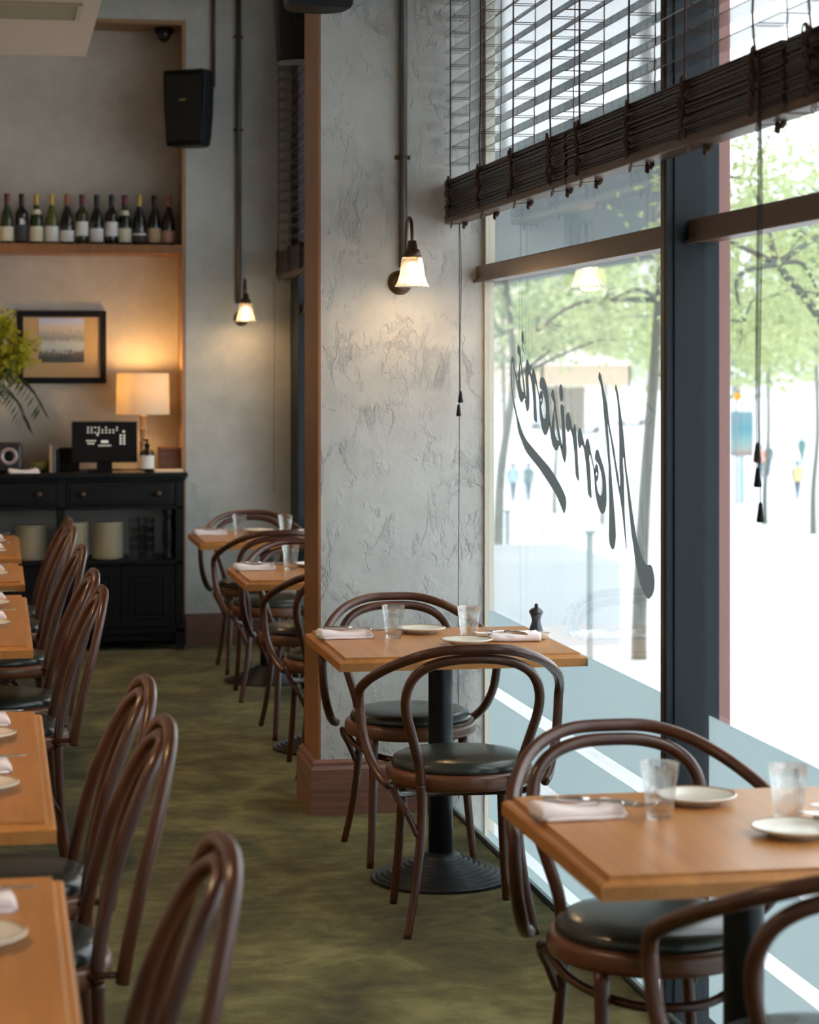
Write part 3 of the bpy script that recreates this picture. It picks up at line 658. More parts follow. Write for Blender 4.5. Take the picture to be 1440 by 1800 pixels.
# ================================================================ SCONCES, CONDUITS, SPEAKERS
SHADE = m_mix('ribbed_glass_shade', ('ShaderNodeBsdfTranslucent', {'Color': (.95, .90, .80, 1)}), ('ShaderNodeBsdfGlass', {'Color': (1, .98, .94, 1), 'Roughness': .04, 'IOR': 1.42}), .86)
BULB = m_emit('warm_bulb', (1, .70, .36), 9)
def sconce(x, y, z, label, power):
    t = empty('wall_sconce', (x, y, z)); tag(t, label, 'wall light', 'bronze wall sconces')
    Mx = Matrix.Rotation(PI/2, 4, 'X')
    MB().lathe([(.0001, 0), (.045, 0), (.045, .006), (.040, .010), (.036, .009), (.034, .014), (.028, .020), (.014, .024), (.0001, .024)], n=40, M=Mx).build('wall_plate', BRONZE, t)
    MB().tube(spline([(0, -.02, 0), (0, -.09, .0), (0, -.125, .03), (0, -.128, .10), (0, -.130, .165), (0, -.150, .212), (0, -.188, .226), (0, -.228, .212), (0, -.248, .17), (0, -.25, .125)], 6), .0062, 10).build('arm', BRONZE, t)
    MB().lathe([(.006, .142), (.015, .140), (.016, .128), (.018, .126), (.019, .112), (.026, .108), (.029, .100), (.033, .092), (.034, .080), (.0001, .080)], 0, -.25, 28).build('lamp_holder', BRONZE, t)
    n = 192; fl = lambda a, zz: .022*math.sin(a*32) if zz < .07 else 0
    MB().lathe([(.031, .084), (.036, .079), (.0385, .070), (.0405, .045), (.044, .018), (.052, -.010), (.0605, -.022), (.0600, -.024), (.050, -.011), (.042, .018), (.0385, .045), (.0365, .069)], 0, -.25, n, cap=False, flute=fl).build('glass_shade', SHADE, t)
    MB().sphere((0, -.25, .040), .021, 10, (1, 1, 1.25)).build('bulb', BULB, t)
    lamp('bulb_light', (0, -.25, -.005), power, r=.03, parent=t)
    return t
x, z = pxY(703, 497, PY0); sconce(x, PY0, z, 'lit bronze gooseneck wall light with ribbed glass shade on the plaster pier', 5.0)
x, z = pxY(424, 560, YB); sconce(x, YB, z, 'lit bronze gooseneck wall light on the far end wall', 5.0)
for yy, w_ in ((5.2, 'nearest'), (8.2, 'middle'), (11.2, 'farthest')):  # added unseen lamps, warm fill for the dark back of the room
    o = sconce(-2.7, yy, 1.95, '%s of three unseen wall lights added on the left wall as warm fill' % w_, 9.0); o.rotation_euler.z = PI/2
def conduit(u, Y, z0, z1, r, mt, label, clips=()):
    x, _ = pxY(u, 300, Y); t = empty('conduit_pipe', (x, Y-r, z0)); tag(t, label, 'pipe')
    MB().tube([(0, 0, 0), (0, 0, z1-z0)], r, 16).build('pipe', mt, t)
    for zc in clips:
        m = MB(); m.box(-.030, .030, r-.004, r, zc-z0-.008, zc-z0+.008, .002)
        m.tube([(r*1.12*math.cos(a), r*1.12*math.sin(a), zc-z0) for a in [PI+PI*k/8 for k in range(9)]], .003, 6)
        m.sphere((-.024, r-.006, zc-z0), .003, 5); m.sphere((.024, r-.006, zc-z0), .003, 5)
        m.build('pipe_clip', BRONZE, t)
conduit(707.5, PY0, 2.0, HC, .0150, CONDUIT, 'dark metal conduit running down the plaster pier to the wall light', (2.405,))
conduit(419, YB, 2.02, HC, .0165, CONDUIT, 'dark conduit on the end wall leading down to the far wall light', (3.05, 3.6))
conduit(375, YB, 3.3, HC, .012, CONDR, 'maroon conduit dropping to the black loudspeaker on the end wall', ())
def speaker(loc, rz, label, logo=True, h=.44, w=.27):
    t = empty('wall_speaker', loc, rz); tag(t, label, 'speaker', 'black wall loudspeakers')
    m = MB(); n = 14; rings = []
    for i, (z, k, dp) in enumerate(((0, .80, .78), (.012, .86, .86), (.06, .90, .93), (.2, .96, 1.0), (.36, 1.0, 1.0), (.428, 1.0, .96), (h, .96, .9))):
        ring = []
        for j in range(n+1):
            a = PI*j/n; ring.append((-math.cos(a)*w/2*k, .02+.17*dp*math.sin(a)**.6, z))
        ring += [(w/2*k, 0, z), (w/2*k*.98, -.02, z), (-w/2*k*.98, -.02, z), (-w/2*k, 0, z)]; rings.append(ring)
    c = len(rings[0]); vs = [p for r_ in rings for p in r_]; fs = []
    for i in range(len(rings)-1):
        for k in range(c): fs.append([i*c+k, i*c+(k+1) % c, (i+1)*c+(k+1) % c, (i+1)*c+k])
    fs.append(list(range(c))[::-1]); fs.append([(len(rings)-1)*c+k for k in range(c)]); m.add(vs, fs, False)
    m.build('cabinet', BLACKP, t)
    MB().box(-w*.43, w*.43, -.027, -.019, .03, h-.03, .003).build('grille', mat('speaker_cloth', (.012, .011, .010), .8), t)
    if logo: MB().box(-.022, .018, -.029, -.0265, .26, .27).build('badge', mat('brass_badge', (.45, .33, .10), .4, metal=.5), t)
    m = MB(); m.box(-.03, .03, .16, .24, .18, .26, .005); m.box(-.035, .035, .225, .245, .13, .31, .004); m.build('bracket', BLACKP, t)
    return t
x, z = pxY(322, 257, 13.06); speaker((x+.01, 13.04, z), R(-34), 'black loudspeaker with small brass badge beside the niche on the end wall')
x, z = pxY(545, 16, 7.93); speaker((x+.03, 7.88, z), R(6), 'black loudspeaker at the top edge, above the oak edge of the pier', False)
speaker((1.20, 8.80, 2.83), R(170), 'black loudspeaker half hidden behind the top of the pier', False)
x, z = pxY(288, 45, 13.45)
t = empty('security_camera', (x, 13.45, 3.665)); tag(t, 'small black dome camera in the top corner of the niche', 'camera')
MB().lathe([(.0001, 0), (.055, 0), (.055, -.03), (.050, -.035), (.0001, -.035)], n=28).build('housing', BLACKP, t)
MB().sphere((0, 0, -.035), .042, 10, (1, 1, 1.2)).build('dome', mat('dark_dome', (.02, .02, .022), .1), t)

# ================================================================ NICHE: shelf, bottles, picture
ZS = 2.365
sh = MB(); sh.box(-2.7, NX-.024, YB+.0, YN, ZS-.055, ZS, .003)
tag(sh.build('wall_shelf', OAKTRIM), 'long oak shelf across the niche carrying the wine bottles', 'shelf')
def mglass(c, nm): return mat(nm, c, .08, coat=.6)
GG = {'k': mglass((.006, .007, .008), 'black_bottle'), 'g': mglass((.025, .035, .008), 'green_bottle'), 'o': mglass((.10, .11, .02), 'olive_bottle'), 'b': mglass((.012, .006, .005), 'brown_bottle')}
FO = {'r': mat('red_foil', (.13, .015, .02), .4), 'k': mat('black_foil', (.012, .012, .014), .4), 'y': mat('gold_foil', (.55, .36, .07), .4), 'p': mat('copper_foil', (.35, .12, .06), .4)}
LBL = {'c': CREAM, 'w': WHITE, 'd': mat('dark_label', (.04, .04, .05), .6), 't': mat('tan_label', (.52, .38, .22), .7), 'p': mat('pink_label', (.58, .36, .28), .7)}
bott = [(12, 's', 'g', 'r', 'c', .0, .085, 343), (38, 'b', 'k', 'k', 'd', .0, .10, 338), (64, 's', 'g', 'y', 'c', .0, .088, 342), (91, 's', 'o', 'y', 'w', .0, .090, 344),
        (118, 's', 'b', 'p', 'w', .0, .066, 345), (144, 'b', 'g', 'r', 'w', .035, .085, 344), (170, 's', 'k', 'k', 'w', .0, .080, 343), (196, 'b', 'b', 'k', 'w', .035, .085, 344),
        (219, 's', 'k', 'r', 'c', .0, .083, 345), (245, 's', 'k', 'y', 'd', .0, .045, 344), (271, 's', 'k', 'k', 't', .0, .085, 343), (296, 's', 'b', 'p', 'p', .0, .070, 347)]
bdesc = ['dark green wine bottle with red foil and cream label, leftmost on the shelf', 'tall black wine bottle with small pale crest and dark label', 'green wine bottle with gold foil, neck band and cream label',
 'olive wine bottle with gold foil and white label', 'brown wine bottle with copper foil and low white label', 'green wine bottle with square shoulders and red foil and white label',
 'black wine bottle with sloping shoulders and plain white label', 'brown square shouldered wine bottle with white label and black foil', 'dark wine bottle with red foil, cream neck band and cream label',
 'black wine bottle with thin white stripe label', 'black wine bottle with tan label, second from the right end', 'dark wine bottle with pinkish label, rightmost on the shelf']
for (u, sh_, gc, fc, lc, l0, lh, vt), lb in zip(bott, bdesc):
    x, _ = pxY(u, 430, 13.44); H = .295
    t = empty('wine_bottle', (x, 13.44, ZS)); tag(t, lb, 'bottle', 'wine bottles on the shelf')
    if sh_ == 's': pr = [(.0001, 0), (.037, 0), (.040, .005), (.0405, .12), (.036, .155), (.025, .195), (.016, .225), (.0145, .24), (.0145, .29), (.0001, .292)]
    else: pr = [(.0001, 0), (.035, 0), (.0375, .005), (.0380, .175), (.034, .195), (.022, .21), (.0150, .222), (.0145, .24), (.0145, .295), (.0001, .297)]
    MB().lathe(pr, n=28).build('glass_body', GG[gc], t)
    MB().lathe([(.0152, .235), (.0156, .24), (.0156, .29), (.0165, .291), (.0165, .299), (.0001, .300)], n=20).build('foil', FO[fc], t)
    r = .0412 if sh_ == 's' else .0386; zb = .018+l0
    ang = 2*PI
    MB().lathe([(r, zb), (r, zb+lh)], n=28, cap=False).build('label', LBL[lc], t)
    if lb.find('neck band') > 0: MB().lathe([(.0300, .178), (.0215, .208)], n=24, cap=False).build('neck_label', CREAM, t)
    if lb.find('crest') > 0: MB().box(-.010, .010, -.0415, -.0375, .115, .15, .002).build('crest', WHITE, t)
    if lb.find('stripe') > 0: MB().lathe([(.0415, .06), (.0415, .072)], n=28, cap=False).build('stripe', WHITE, t)

x0, z1 = pxY(30, 546, YN-.03); x1, z0 = pxY(187, 674, YN-.03)
t = empty('framed_picture', ((x0+x1)/2, YN, z0)); tag(t, 'black framed painting of pale water and trees with tan mount on the niche wall', 'picture')
W = (x1-x0)/2; Hh = z1-z0; fw = .036
m = MB(); m.box(-W, W, -.03, 0, 0, fw, .004); m.box(-W, W, -.03, 0, Hh-fw, Hh, .004); m.box(-W, -W+fw, -.03, 0, fw, Hh-fw, .004); m.box(W-fw, W, -.03, 0, fw, Hh-fw, .004); m.build('frame', BLACKP, t)
MB().box(-W+fw, W-fw, -.012, -.004, fw, Hh-fw).build('mount', mat('tan_mount', (.50, .34, .16), .35, coat=.5), t)
PT = mat('painting', (.5, .5, .5), .35, coat=.6); nt = NT(PT)
gv = nt.coord((1, 1, 1), 'Generated'); sep = nt.n('ShaderNodeSeparateXYZ'); nt.l(gv, sep.inputs[0])
wob = nt.math('ADD', sep.outputs[2], nt.math('MULTIPLY', nt.math('SUBTRACT', nt.noise(nt.coord((6, 6, 9), 'Generated'), 1.8, 7, .75), .5), .60))
nt.l(nt.ramp(wob, [(.10, (.05, .055, .06)), (.22, (.16, .13, .12)), (.27, (.42, .50, .55)), (.45, (.50, .55, .56)), (.52, (.26, .27, .25)), (.66, (.40, .40, .38)), (.75, (.60, .50, .42)), (.95, (.48, .55, .78))]), nt.b.inputs['Base Color'])
MB().box(-W*.52, W*.50, -.0145, -.0125, Hh*.29, Hh*.90).build('painting', PT, t)

# ================================================================ DRESSER
DY0, DY1 = 13.08, 13.60
dx0, dx1 = -1.075, 1.070
t = empty('sideboard', (0, DY0, 0)); tag(t, 'long black panelled sideboard with drawers, open shelf and cupboards', 'sideboard')
def rb(m, x0, x1, y0, y1, z0, z1, b=.003): m.box(x0, x1, y0-DY0, y1-DY0, z0, z1, b)
m = MB(); rb(m, dx0-.02, dx1+.02, DY0-.02, DY1, 1.0, 1.03, .006); rb(m, dx0-.01, dx1+.01, DY0-.012, DY1, .985, 1.0, .004); m.build('worktop', DRESS, t)
m = MB()
rb(m, dx0, dx1, DY0+.012, DY1, .83, .985)
rb(m, dx0, dx1, DY0, DY1, .497, .520, .004); rb(m, dx0, dx1, DY0+.012, DY1, .10, .497)
rb(m, dx0, dx1, DY0+.02, DY1, .05, .10)
for X in (dx0, -.365, .335, dx1-.05): rb(m, X, X+.05, DY0, DY0+.05, .0 if abs(X) > .5 else .10, .985)
for X in (dx0, dx1-.05): rb(m, X, X+.05, DY1-.06, DY1-.01, 0, .985)
rb(m, dx0, dx1, DY0, DY0+.02, .818, .836); rb(m, dx0, dx1, DY0, DY0+.02, .10, .13)
m.build('carcass', DRESS, t)
MB().box(dx0+.02, dx1-.02, .50, .515, .52, .83).build('back_panel', mat('grey_back_board', (.40, .40, .38), .7), t)
for X in (-.365+.025, .335+.025, dx1-.095):
    MB().lathe([(.016, .52), (.026, .525), (.026, .55), (.018, .56), (.024, .60), (.027, .66), (.022, .74), (.017, .77), (.026, .785), (.026, .82), (.02, .825)], X, .03, 20).build('turned_post', DRESS, t)
for a, b in ((-1.02, -.37), (-.31, .33), (.39, 1.01)):
    m = MB(); rb(m, a, b, DY0-.004, DY0+.014, .845, .975, .004); rb(m, a+.02, b-.02, DY0-.010, DY0-.003, .862, .958, .003); d = m.build('drawer', DRESS, t)
    for k in (.15, .85):
        X = a+(b-a)*k; MB().lathe([(.008, .0), (.009, .012), (.018, .020), (.019, .028), (.012, .034), (.0001, .035)], n=20, M=Matrix.Translation((X, -.010, .91)) @ Matrix.Rotation(PI/2, 4, 'X')).build('knob', KNOB, d)
    c = (a+b)/2
    for (p, q) in ((a, c-.004), (c+.004, b)):
        m = MB(); rb(m, p, q, DY0-.004, DY0+.014, .135, .490, .003)
        for (e0, e1, f0, f1) in ((p+.05, q-.05, .430, .440), (p+.05, q-.05, .185, .195), (p+.05, p+.06, .185, .44), (q-.06, q-.05, .185, .44)): rb(m, e0, e1, DY0-.010, DY0-.003, f0, f1, .002)
        rb(m, p+.075, q-.075, DY0-.008, DY0-.003, .21, .415, .003)
        m.build('door', DRESS, t)
ORD = ['', 'first', 'second', 'third', 'fourth', 'fifth', 'sixth', 'seventh', 'eighth', 'ninth', 'tenth', 'eleventh', 'twelfth', 'thirteenth', 'fourteenth', 'fifteenth', 'sixteenth', 'seventeenth', 'eighteenth']
# stacks of plates, each plate a thing
zsh = .5205
pl = MB(); pl.lathe([(.0001, 0), (.055, 0), (.062, .002), (.090, .010), (.094, .0125), (.092, .0135), (.060, .006), (.0001, .005)], n=36); pl = pl.build('stoneware_plate', STONEW)
first = True
for si, (u, nm, cnt) in enumerate(((54, 'left', 16), (128, 'middle', 17), (189, 'right', 17))):
    x, _ = pxY(u, 950, 13.22)
    for k in range(cnt):
        p = (x+random.uniform(-.002, .002), 13.22+random.uniform(-.002, .002), zsh+k*.0128)
        o = pl if first else dup(pl, p); first = False; o.location = p
        pos = 'topmost' if k == cnt-1 else ('lowest' if k == 0 else ORD[cnt-k]+' from the top')
        tag(o, 'cream stoneware plate, %s in the %s stack on the sideboard shelf' % (pos, nm), 'plate', '%s stack of stoneware plates' % nm)
gs = MB(); gs.lathe([(.0001, .0), (.026, 0), (.028, .004), (.037, .090), (.0355, .090), (.026, .008), (.0001, .006)], n=20); gs = gs.build('stacked_glass', TGLASS)
first = True
for u, yy, nm in ((236, 13.18, 'left'), (262, 13.18, 'right'), (250, 13.30, 'rear')):
    x, _ = pxY(u, 950, yy)
    for k in range(4):
        p = (x, yy, zsh+k*.050); o = gs if first else dup(gs, p); first = False; o.location = p
        tag(o, 'clear tumbler, %s from the top in the %s column of nested glasses' % (ORD[4-k], nm), 'glass', '%s column of nested glasses' % nm)

# ---- on the dresser
zt = 1.03
x, _ = pxY(251, 800, 13.36)
t = empty('table_lamp', (x, 13.36, zt)); tag(t, 'lit table lamp with ribbed cream drum shade on the sideboard', 'lamp')
BAMB = m_wood('bamboo', (.40, .25, .11), (.26, .15, .06), (30, 30, 3), .4, .2)
pr = [(.0001, 0), (.05, 0), (.05, .012), (.02, .02)]
for k in range(4): pr += [(.017, .03+k*.075), (.016, .06+k*.075), (.018, .09+k*.075), (.024, .096+k*.075), (.018, .102+k*.075)]
pr += [(.012, .36), (.0001, .36)]
MB().lathe(pr, n=24).build('base', BAMB, t)
SHD = m_mix('cream_lamp_shade', ('ShaderNodeBsdfTranslucent', {'Color': (.82, .72, .56, 1)}), ('ShaderNodeBsdfDiffuse', {'Color': (.85, .78, .64, 1)}), .55)
zA, zB = .333, .577; pr = []
for k in range(61): q = k/60; pr.append((.158-.005*q+(.0016 if k % 2 else 0), zA+(zB-zA)*q))
m = MB(); m.lathe(pr, n=64, cap=False); m.lathe([(a-.003, b) for a, b in pr[::-12]], n=64, cap=False); m.build('shade', SHD, t)
MB().sphere((0, 0, .46), .028, 8).build('bulb', m_emit('lamp_bulb', (1, .66, .30), 12), t)
lamp('lamp_light', (0, 0, .52), 10.0, (1, .56, .20), .05, t)
# till screen
x, _ = pxY(184, 800, 13.22)
t = empty('till_terminal', (x, 13.24, zt), R(-3)); tag(t, 'black touch screen till with pale icons on the sideboard', 'till')
m = MB(); m.box(-.10, .10, -.07, .09, 0, .014, .004); m.box(-.045, .045, .0, .04, .01, .10, .004); m.build('stand', BLACKP, t)
tilt = Matrix.Rotation(R(-9), 3, 'X'); m = MB(); m.box(-.19, .19, -.012, .012, .055, .295, .006, tilt); m.build('monitor', BLACKP, t)
SCR = m_emit('screen_icons', (.8, .76, .62), .8); m = MB()
def ic(x0, x1, z0, z1): m.box(x0, x1, -.0145, -.0125, z0, z1)
for r_ in range(3):
    for c_ in range(9):
        if random.random() < .75: ic(-.10+c_*.021, -.10+c_*.021+.009, .255-r_*.015, .262-r_*.015)
def icb():
    global m
    m.v = [tuple(c0+tilt @ (Vector(p)-c0)) for p in m.v]; m.build('screen_icons', SCR, t); m = MB()
c0 = Vector((0, 0, .175)); icb()
for k in range(4): ic(-.105+k*.015, -.095+k*.015, .176, .184)
for k in range(3): ic(-.098+k*.014, -.088+k*.014, .160, .168)
icb()
ic(-.02, .022, .168, .182)
for k in range(7): ic(-.035+k*.011, -.028+k*.011, .148, .156)
icb()
for r_ in range(4):
    for c_ in range(2): ic(.088+c_*.02, .10+c_*.02, .158+r_*.016, .168+r_*.016)
ic(.105, .118, .228, .240); icb(); ic(-.045, -.035, .21, .222)
icb()
x, _ = pxY(117, 800, 13.42)
tag(MB().box(-.075, .075, -.06, .06, 0, .135, .006).build('black_box', BLACKP, loc=(x, 13.45, zt)), 'black box standing behind the till screen', 'box')
# soap bottle
x, _ = pxY(259, 800, 13.14)
t = empty('soap_bottle', (x, 13.15, zt)); tag(t, 'dark pump bottle with white label in front of the table lamp', 'bottle')
MB().lathe([(.0001, 0), (.038, 0), (.040, .004), (.040, .105), (.034, .122), (.015, .135), (.0145, .15), (.0001, .15)], n=28).build('body', GG['b'], t)
MB().lathe([(.0407, .022), (.0407, .098)], n=28, cap=False).build('label', WHITE, t)
m = MB(); m.lathe([(.016, .148), (.016, .165), (.006, .168), (.005, .19), (.0001, .19)], n=16); m.box(-.028, .008, -.006, .006, .183, .193, .002); m.build('pump', BLACKP, t)
x, _ = pxY(300, 800, 13.42)
t = empty('wooden_box', (x, 13.42, zt)); tag(t, 'small brown wooden box in the right corner of the sideboard', 'box')
RW = m_wood('red_brown_wood', (.17, .06, .03), (.10, .035, .018), (4, 30, 30), .5, .1)
MB().box(-.072, .068, -.06, .06, 0, .115, .003).build('body', RW, t); MB().box(-.075, .071, -.063, .063, .117, .137, .003).build('lid', RW, t)
x, _ = pxY(297, 800, 13.15)
tag(MB().box(-.085, .08, -.08, .08, 0, .014, .002).build('paper_pad', mat('paper', (.75, .62, .46), .8), loc=(x, 13.19, zt)), 'pale pad of paper lying at the right end of the sideboard', 'paper')
x, _ = pxY(228, 800, 13.12)
tag(MB().box(-.10, .085, -.03, .03, 0, .010, .003).build('wooden_tray', BAMB, loc=(x, 13.12, zt)), 'low wooden tray lying below the till screen', 'tray')
# books
for k, (u, mt, h, lb) in enumerate(((89, mat('tan_cover', (.40, .25, .15), .7), .155, 'upright tan backed book on the sideboard'), (95, mat('grey_cover', (.12, .12, .12), .7), .145, 'upright grey book beside the tan book'), (101, BLACKP, .140, 'upright black book between the grey book and the till'))):
    x, _ = pxY(u, 800, 13.25); bk = empty('upright_book', (x, 13.27, zt)); tag(bk, lb, 'book', 'upright books on the sideboard')
    MB().box(-.0085, .0085, -.09, .09, 0, h, .002).build('cover', mt, bk); MB().box(-.006, .006, -.086, .088, h-.003, h+.001).build('pages', CREAM, bk)
x, _ = pxY(72, 800, 13.3)
m = MB(); m.lathe([(.0001, 0), (.045, 0), (.055, .02), (.056, .055), (.050, .065), (.044, .055), (.0001, .05)], n=24)
tag(m.build('green_bowl', mat('green_glaze', (.13, .14, .04), .35), loc=(x, 13.3, zt)), 'squat olive green bowl between radio and books', 'bowl')
x, _ = pxY(43, 828, 13.12)
o = dup(proto['napkin'], (x, 13.13, zt), R(5)); o.name = 'folded_cloth'; tag(o, 'peach coloured folded cloth lying on the sideboard edge by the radio', 'cloth')
# radio
x, _ = pxY(5, 800, 13.28)
t = empty('table_radio', (x, 13.28, zt)); tag(t, 'dark table radio with round pale speaker ring at the left edge', 'radio')
MB().box(-.11, .11, -.05, .07, .0, .175, .018).build('cabinet', mat('radio_case', (.02, .018, .022), .4), t)
Mx = Matrix.Translation((.035, -.052, .095)) @ Matrix.Rotation(PI/2, 4, 'X')
MB().lathe([(.028, 0), (.050, .003), (.052, .008), (.046, .012), (.030, .010), (.028, 0)], n=36, cap=False, M=Mx).build('speaker_ring', mat('pale_ring', (.45, .36, .36), .4, metal=.4), t)
MB().lathe([(.0001, .006), (.012, .005), (.027, 0), (.0271, -.001)], n=24, cap=False, M=Mx).build('speaker_cone', BLACKP, t)
# flowers in vase
t = empty('flower_vase', (-.10, 13.30, zt)); tag(t, 'yellow green blossom and dark palm fronds in a vase at the left edge', 'plant')
MB().lathe([(.0001, 0), (.055, 0), (.075, .05), (.08, .13), (.055, .20), (.045, .24), (.055, .255), (.05, .255), (.04, .24), (.0001, .23)], n=28).build('vase', mat('vase_glaze', (.10, .11, .10), .25), t)
rnd = random.Random(3)
m = MB(); stems = MB()
def leafquad(m, c, d, L, W, rn):
    side_ = d.cross(Vector((rn.uniform(-1, 1), rn.uniform(-1, 1), rn.uniform(-1, 1))).normalized())
    if side_.length < .01: side_ = Vector((1, 0, 0))
    side_.normalize(); m.add([c, c+d*L*.5+side_*W, c+d*L, c+d*L*.5-side_*W], [[0, 1, 2, 3]])
for k in range(16):
    tip = Vector((rnd.uniform(-.28, .24), rnd.uniform(-.12, .10), rnd.uniform(.50, .88)))
    stems.tube(spline([(0, 0, .22), tuple(Vector((tip.x*.35, tip.y*.5, tip.z*.6))), tuple(tip)], 4), .003, 5)
    for j in range(190):
        c = tip+Vector((rnd.gauss(0, .038), rnd.gauss(0, .035), rnd.gauss(0, .05))); d = Vector((rnd.uniform(-1, 1), rnd.uniform(-1, 1), rnd.uniform(-1, 1))).normalized()
        leafquad(m, c, d, .034, .013, rnd)
m.build('blossom', m_mix('yellow_blossom', ('ShaderNodeBsdfDiffuse', {'Color': (.42, .42, .05, 1)}), ('ShaderNodeBsdfTranslucent', {'Color': (.5, .5, .06, 1)}), .3), t)
stems.build('stem', LEAFD, t)
m = MB()
for (ax, az) in ((.16, .50), (.04, .42), (.22, .58), (-.2, .45)):
    pth = spline([(0, 0, .24), (ax*.6, -.05, az), (ax*1.2, -.08, az-.05), (ax*1.6, -.09, az-.2)], 6)
    m.tube(pth, .003, 5)
    for i, c in enumerate(pth[5:]):
        for s in (-1, 1):
            d = Vector((.5*s, -.1, -.8)).normalized(); leafquad(m, c, d, .10, .008, rnd)
m.build('frond', mat('dark_frond', (.025, .05, .02), .4), t)

# ================================================================ OUTSIDE
prof = [(-12, -.42), (0, -.42), (15, -.55), (25, -.95), (60, -2.6), (100, -4.3), (160, -2.9), (300, 2.0)]
def gz(Y):
    for (a, za), (b, zb) in zip(prof, prof[1:]):
        if a <= Y <= b: return za+(zb-za)*(Y-a)/(b-a)
    return prof[-1][1]
m = MB(); vs = []; fs = []
for (Y, z) in prof: vs += [(XW+.10, Y, z), (160, Y, z)]
for i in range(len(prof)-1): fs.append([2*i, 2*i+1, 2*i+3, 2*i+2])
m.add(vs, fs); struct(m.build('ground_street', PAVE), 'pale sunlit paving of the street')
c0 = math.cos(YAW); s0 = math.sin(YAW)
def at(u, D):                         # ground point seen at column u, at distance D along the view
    lat = (u-720)/3950.0*D; return (c0*lat+s0*D, c0*D-s0*lat)
# neighbouring canopy with a chamfered corner
m = MB(); poly = [(1.95, 6.6), (2.12, 6.6), (8, 24.9), (8, 40), (1.95, 9.8)]
n = len(poly); vs = [(x, y, 3.0) for x, y in poly]+[(x, y, 3.14) for x, y in poly]
m.add(vs, [list(range(n))[::-1], list(range(n, 2*n))]+[[i, (i+1) % n, n+(i+1) % n, n+i] for i in range(n)])
tag(m.build('street_canopy', TEAL), 'dark teal canopy over the pavement further along the building front', 'canopy')
def tree(D, u, base, pts, r0, crown, label, leaf, nleaf, size, seed, cat='tree'):
    rn = random.Random(seed); x, y = at(u, D); z = gz(y)
    t = empty('street_tree', (x, y, z)); tag(t, label, cat, 'trees along the street')
    tr = MB(); tr.tube(spline([(0, 0, -.1)]+[tuple(p) for p in pts], 5), [r0, r0*.45], 8); 
    lv = MB()
    def nearest(c):
        return min(pts, key=lambda p: (Vector(p)-c).length)
    for (cx, cy, cz, rx, rz, k) in crown:
        cen = Vector((cx, cy, cz)); p = Vector(nearest(cen))
        tr.tube(spline([tuple(p), tuple((p+cen)/2+Vector((rn.uniform(-.2, .2), 0, .1))), tuple(cen)], 4), [r0*.4, r0*.12], 6)
        for q in range(3):
            e = cen+Vector((rn.gauss(0, rx*.6), rn.gauss(0, rx*.6), rn.gauss(0, rz*.6))); tr.tube([tuple(cen), tuple((cen+e)/2+Vector((0, 0, .05))), tuple(e)], [r0*.16, r0*.06], 5)
        for j in range(k):
            c = cen+Vector((rn.gauss(0, rx*.5), rn.gauss(0, rx*.5), rn.gauss(0, rz*.5))); d = Vector((rn.uniform(-1, 1), rn.uniform(-1, 1), rn.uniform(-1, .4))).normalized()
            leafquad(lv, c, d, size, size*.32, rn)
    tr.build('trunk', BARK, t); lv.build('foliage', leaf, t)
    return t
tree(17.5, 1124, 0, [(.0, 0, 0.3), (.04, 0, 1.2), (.10, 0, 2.0), (.16, 0, 2.8), (.20, 0, 3.45)], .065,
     [(-.75, .3, 2.55, .22, .14, 70), (-.35, -.2, 2.75, .22, .14, 80), (.62, .2, 2.55, .2, .14, 70), (.45, .4, 2.2, .16, .12, 50)], 'slender grey tree standing close outside the lettered window pane', LEAFY, 0, .075, 1)
tree(23, 872, 0, [(.02, 0, .4), (.05, 0, 1.4), (.18, 0, 2.4), (.1, 0, 3.4)], .06,
     [(.6, .3, 2.7, .3, .18, 90), (-.2, .3, 2.9, .25, .15, 70), (1.1, -.2, 2.8, .28, .18, 80)], 'slender tree beyond the window close to the pier edge', LEAFY, 0, .085, 2)
tree(15.5, 1560, 0, [(-.05, 0, .4), (-.15, 0, 1.4), (-.35, 0, 2.3), (-.8, 0, 2.9)], .06,
     [(-1.3, 0, 3.0, .5, .4, 620), (-.9, .3, 3.5, .6, .4, 620), (-.4, .4, 3.1, .5, .4, 520), (-1.1, -.2, 2.5, .5, .3, 420), (-.5, 0, 2.7, .5, .3, 420)], 'leafy tree reaching in from the right beyond the right window', LEAFY, 0, .062, 3)
rt = random.Random(11)
for k, (u, D, s) in enumerate(((880, 60, 1.0), (975, 75, 1.1), (1060, 62, .9), (1140, 85, 1.2), (1260, 48, 1.0), (1345, 60, 1.1), (1430, 50, 1.0), (1530, 58, 1.0))):
    zc = 1.62+s*1.0-gz(at(u, D)[1]); cr = []
    for q in range(9): cr.append((rt.uniform(-2.4, 2.4), rt.uniform(-1.5, 1.5), zc+rt.uniform(-.8, 3.2), 1.2, .9, 330))
    tree(D, u, 0, [(0, 0, 1.0), (.1, 0, zc*.5), (.05, 0, zc)], .085, cr, '%s street tree in the blurred distance, %s' % (('pale', 'bushy', 'low', 'tall', 'broad', 'round', 'light green', 'dense')[k], ('at the left of the lettered pane', 'above the tan pavilion', 'right of the tan pavilion', 'beside the steel window post', 'just right of the steel window post', 'above the blue advertising panel', 'at the right edge of the photo', 'past the right edge of the photo')[k]), LEAFY if k % 3 else LEAFD, 0, .21, 20+k)
